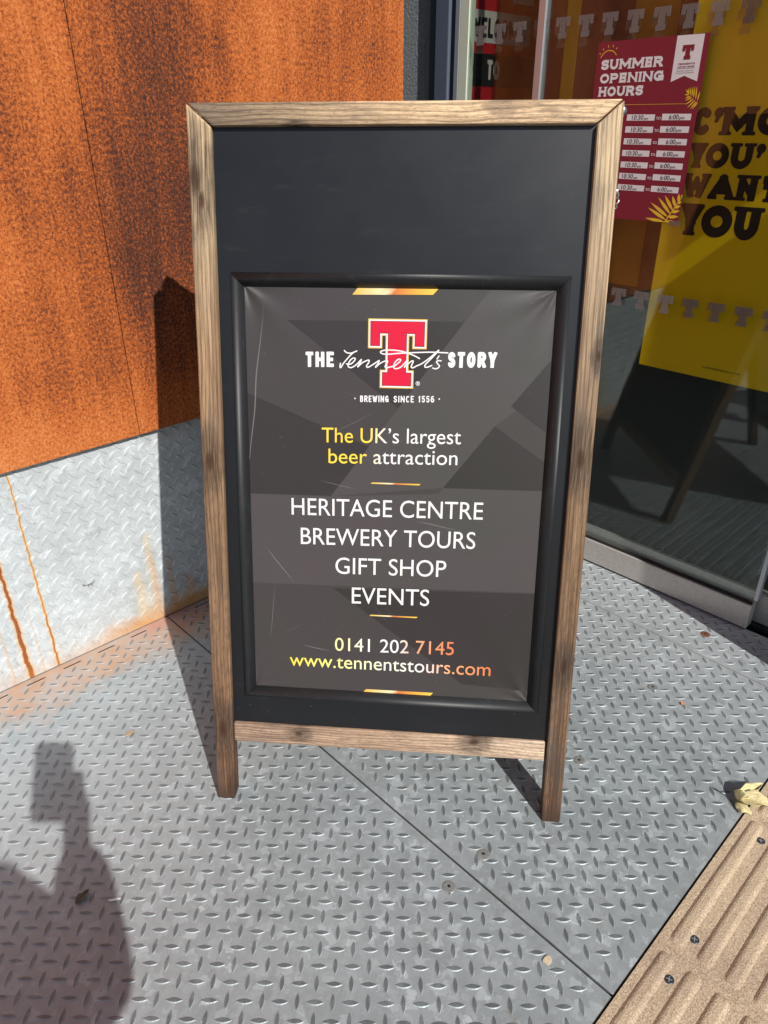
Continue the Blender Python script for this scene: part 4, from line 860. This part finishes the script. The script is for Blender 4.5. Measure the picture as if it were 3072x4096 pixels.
def fingers(side):
    out = []
    if side == 'R':                                   # close round the back of the phone, thumb along its near side
        for k in range(4):
            b = -.072-.019*k; L = (.034, .036, .034, .028)[k]
            out.append([(palm, .026), (ph(.062, b, -.008), .011), (ph(.060, b+.002, .012), .009), (ph(.050-L*.8, b+.004, .017), .008), (ph(.050-L*1.6, b+.004, .016), .007)])
        out.append([(palm, .026), (ph(.054, -.092, -.026), .0125), (ph(.024, -.070, -.024), .0095), (ph(.008, -.056, -.020), .008)])
    else:
        pl = wrL+Vector((0, 0, -.045))+PF_*.015
        for k in range(4):
            q = (-1.5+k)*.019; L = (.030, .034, .032, .025)[k]; r0 = pl+PF_*(q*.9+.004)+Vector((0, 0, -.035))
            out.append([(pl, .020), (r0, .0095), (r0+Vector((0, 0, -L))+PR*.008, .0085), (r0+Vector((0, 0, -L*1.75))+PR*.020, .0075)])
        out.append([(pl, .020), (pl+PF_*.034+Vector((0, 0, -.006)), .011), (pl+PF_*.046+Vector((0, 0, -.036))+PR*.006, .0085)])
    return out
legs = []
for s in (1, -1): legs.append((s, [(pp(.088*s, 0, .84), .088), (pp(.095*s, .012, .47), .055), (pp(.098*s, -.005, .10), .040), (pp(.102*s, .075, .045), .036)]))
body = [[pel, wa, chs, nb, nk]+hd, [hd[1], (pp(0, .095, 1.548), .016)], [hd[0], (pp(0, .072, 1.482), .022)], [hd[1], (pp(.084, .0, 1.56), .016)], [hd[1], (pp(-.084, .0, 1.56), .016)],
        [nb, (shR, .052), (elR, .041), (wrR, .030), (palm, .026)], [nb, (shL, .052), (elL, .041), (wrL, .027), (wrL+Vector((0, 0, -.045))+PF_*.015, .020)]]+fingers('R')+fingers('L')+[[pel]+l for s, l in legs]
skin('body', body, M_skin, person)
skin('jacket', [[(pp(0, 0, .84), .175), (pp(0, 0, 1.03), .168), (pp(0, 0, 1.22), .160), (pp(0, -.01, 1.375), .085)], [(pp(0, 0, 1.22), .160), (pp(.13, .02, 1.02), .115), (pp(.12, .03, .86), .12)], [(pp(0, 0, 1.22), .160), (shR, .078), (elR, .072), (wrR.lerp(elR, .03), .054)], [(pp(0, 0, 1.22), .160), (shL, .078), (elL, .060), (wrL.lerp(elL, .10), .042)]], M_jack, person)
skin('trousers', [[(pp(0, 0, .88), .125)]+[(p, r+.018) for p, r in l[:3]] for s, l in legs], M_jean, person)
for s, l in legs: skin('shoe', [[(pp(.100*s, -.045, .045), .046), (pp(.102*s, .05, .045), .046), (pp(.106*s, .145, .036), .038)]], M_shoe, person, 1)
skin('hair', [[(pp(0, .030, 1.655), .055), (pp(0, -.020, 1.640), .078), (pp(0, -.050, 1.575), .066), (pp(0, -.045, 1.48), .050), (pp(0, -.040, 1.40), .030)]], M_hair, person, 2)
for s in (1, -1):
    mb = MB(); e = pp(.033*s, .082, 1.572); mb.cyl((0, 0, 0), .011, .005, lambda u, v, w: e+PR*u+Vector((0, 0, v*.6))+PF_*w, 12, 0, .004); mb.build('eye', [plain('eye_white', srgb(60, 50, 44), .3)], person)
mb = MB(); mb.tube([pp(-.024, .083, 1.505), pp(0, .090, 1.503), pp(.024, .083, 1.505)], .005, 6); mb.build('mouth', plain('lips', srgb(170, 96, 88), .5), person)
phone = empty('mobile_phone', ph(0, -.0775), "black mobile phone held up in the photographer's right hand", 'phone')
mb = MB(); rr = [(sx_*(.0375)+.008*math.cos(a)*1., -.0775+sy_*.0755+.008*math.sin(a)) for sx_, sy_, a0 in ((1, 1, 0), (-1, 1, 90), (-1, -1, 180), (1, -1, 270)) for a in [R(a0+30*k) for k in range(4)]]
mb.prism(rr, lambda u, v, w: ph(u, v, w), -.004, .004); mb.build('phone_body', plain('phone_black', G4(.02), .3), phone)
mb = MB(); mb.cyl((.020, -.020, .0041), .009, .0015, lambda u, v, w: ph(u, v, w), 16); mb.build('lens', M_gap, phone)
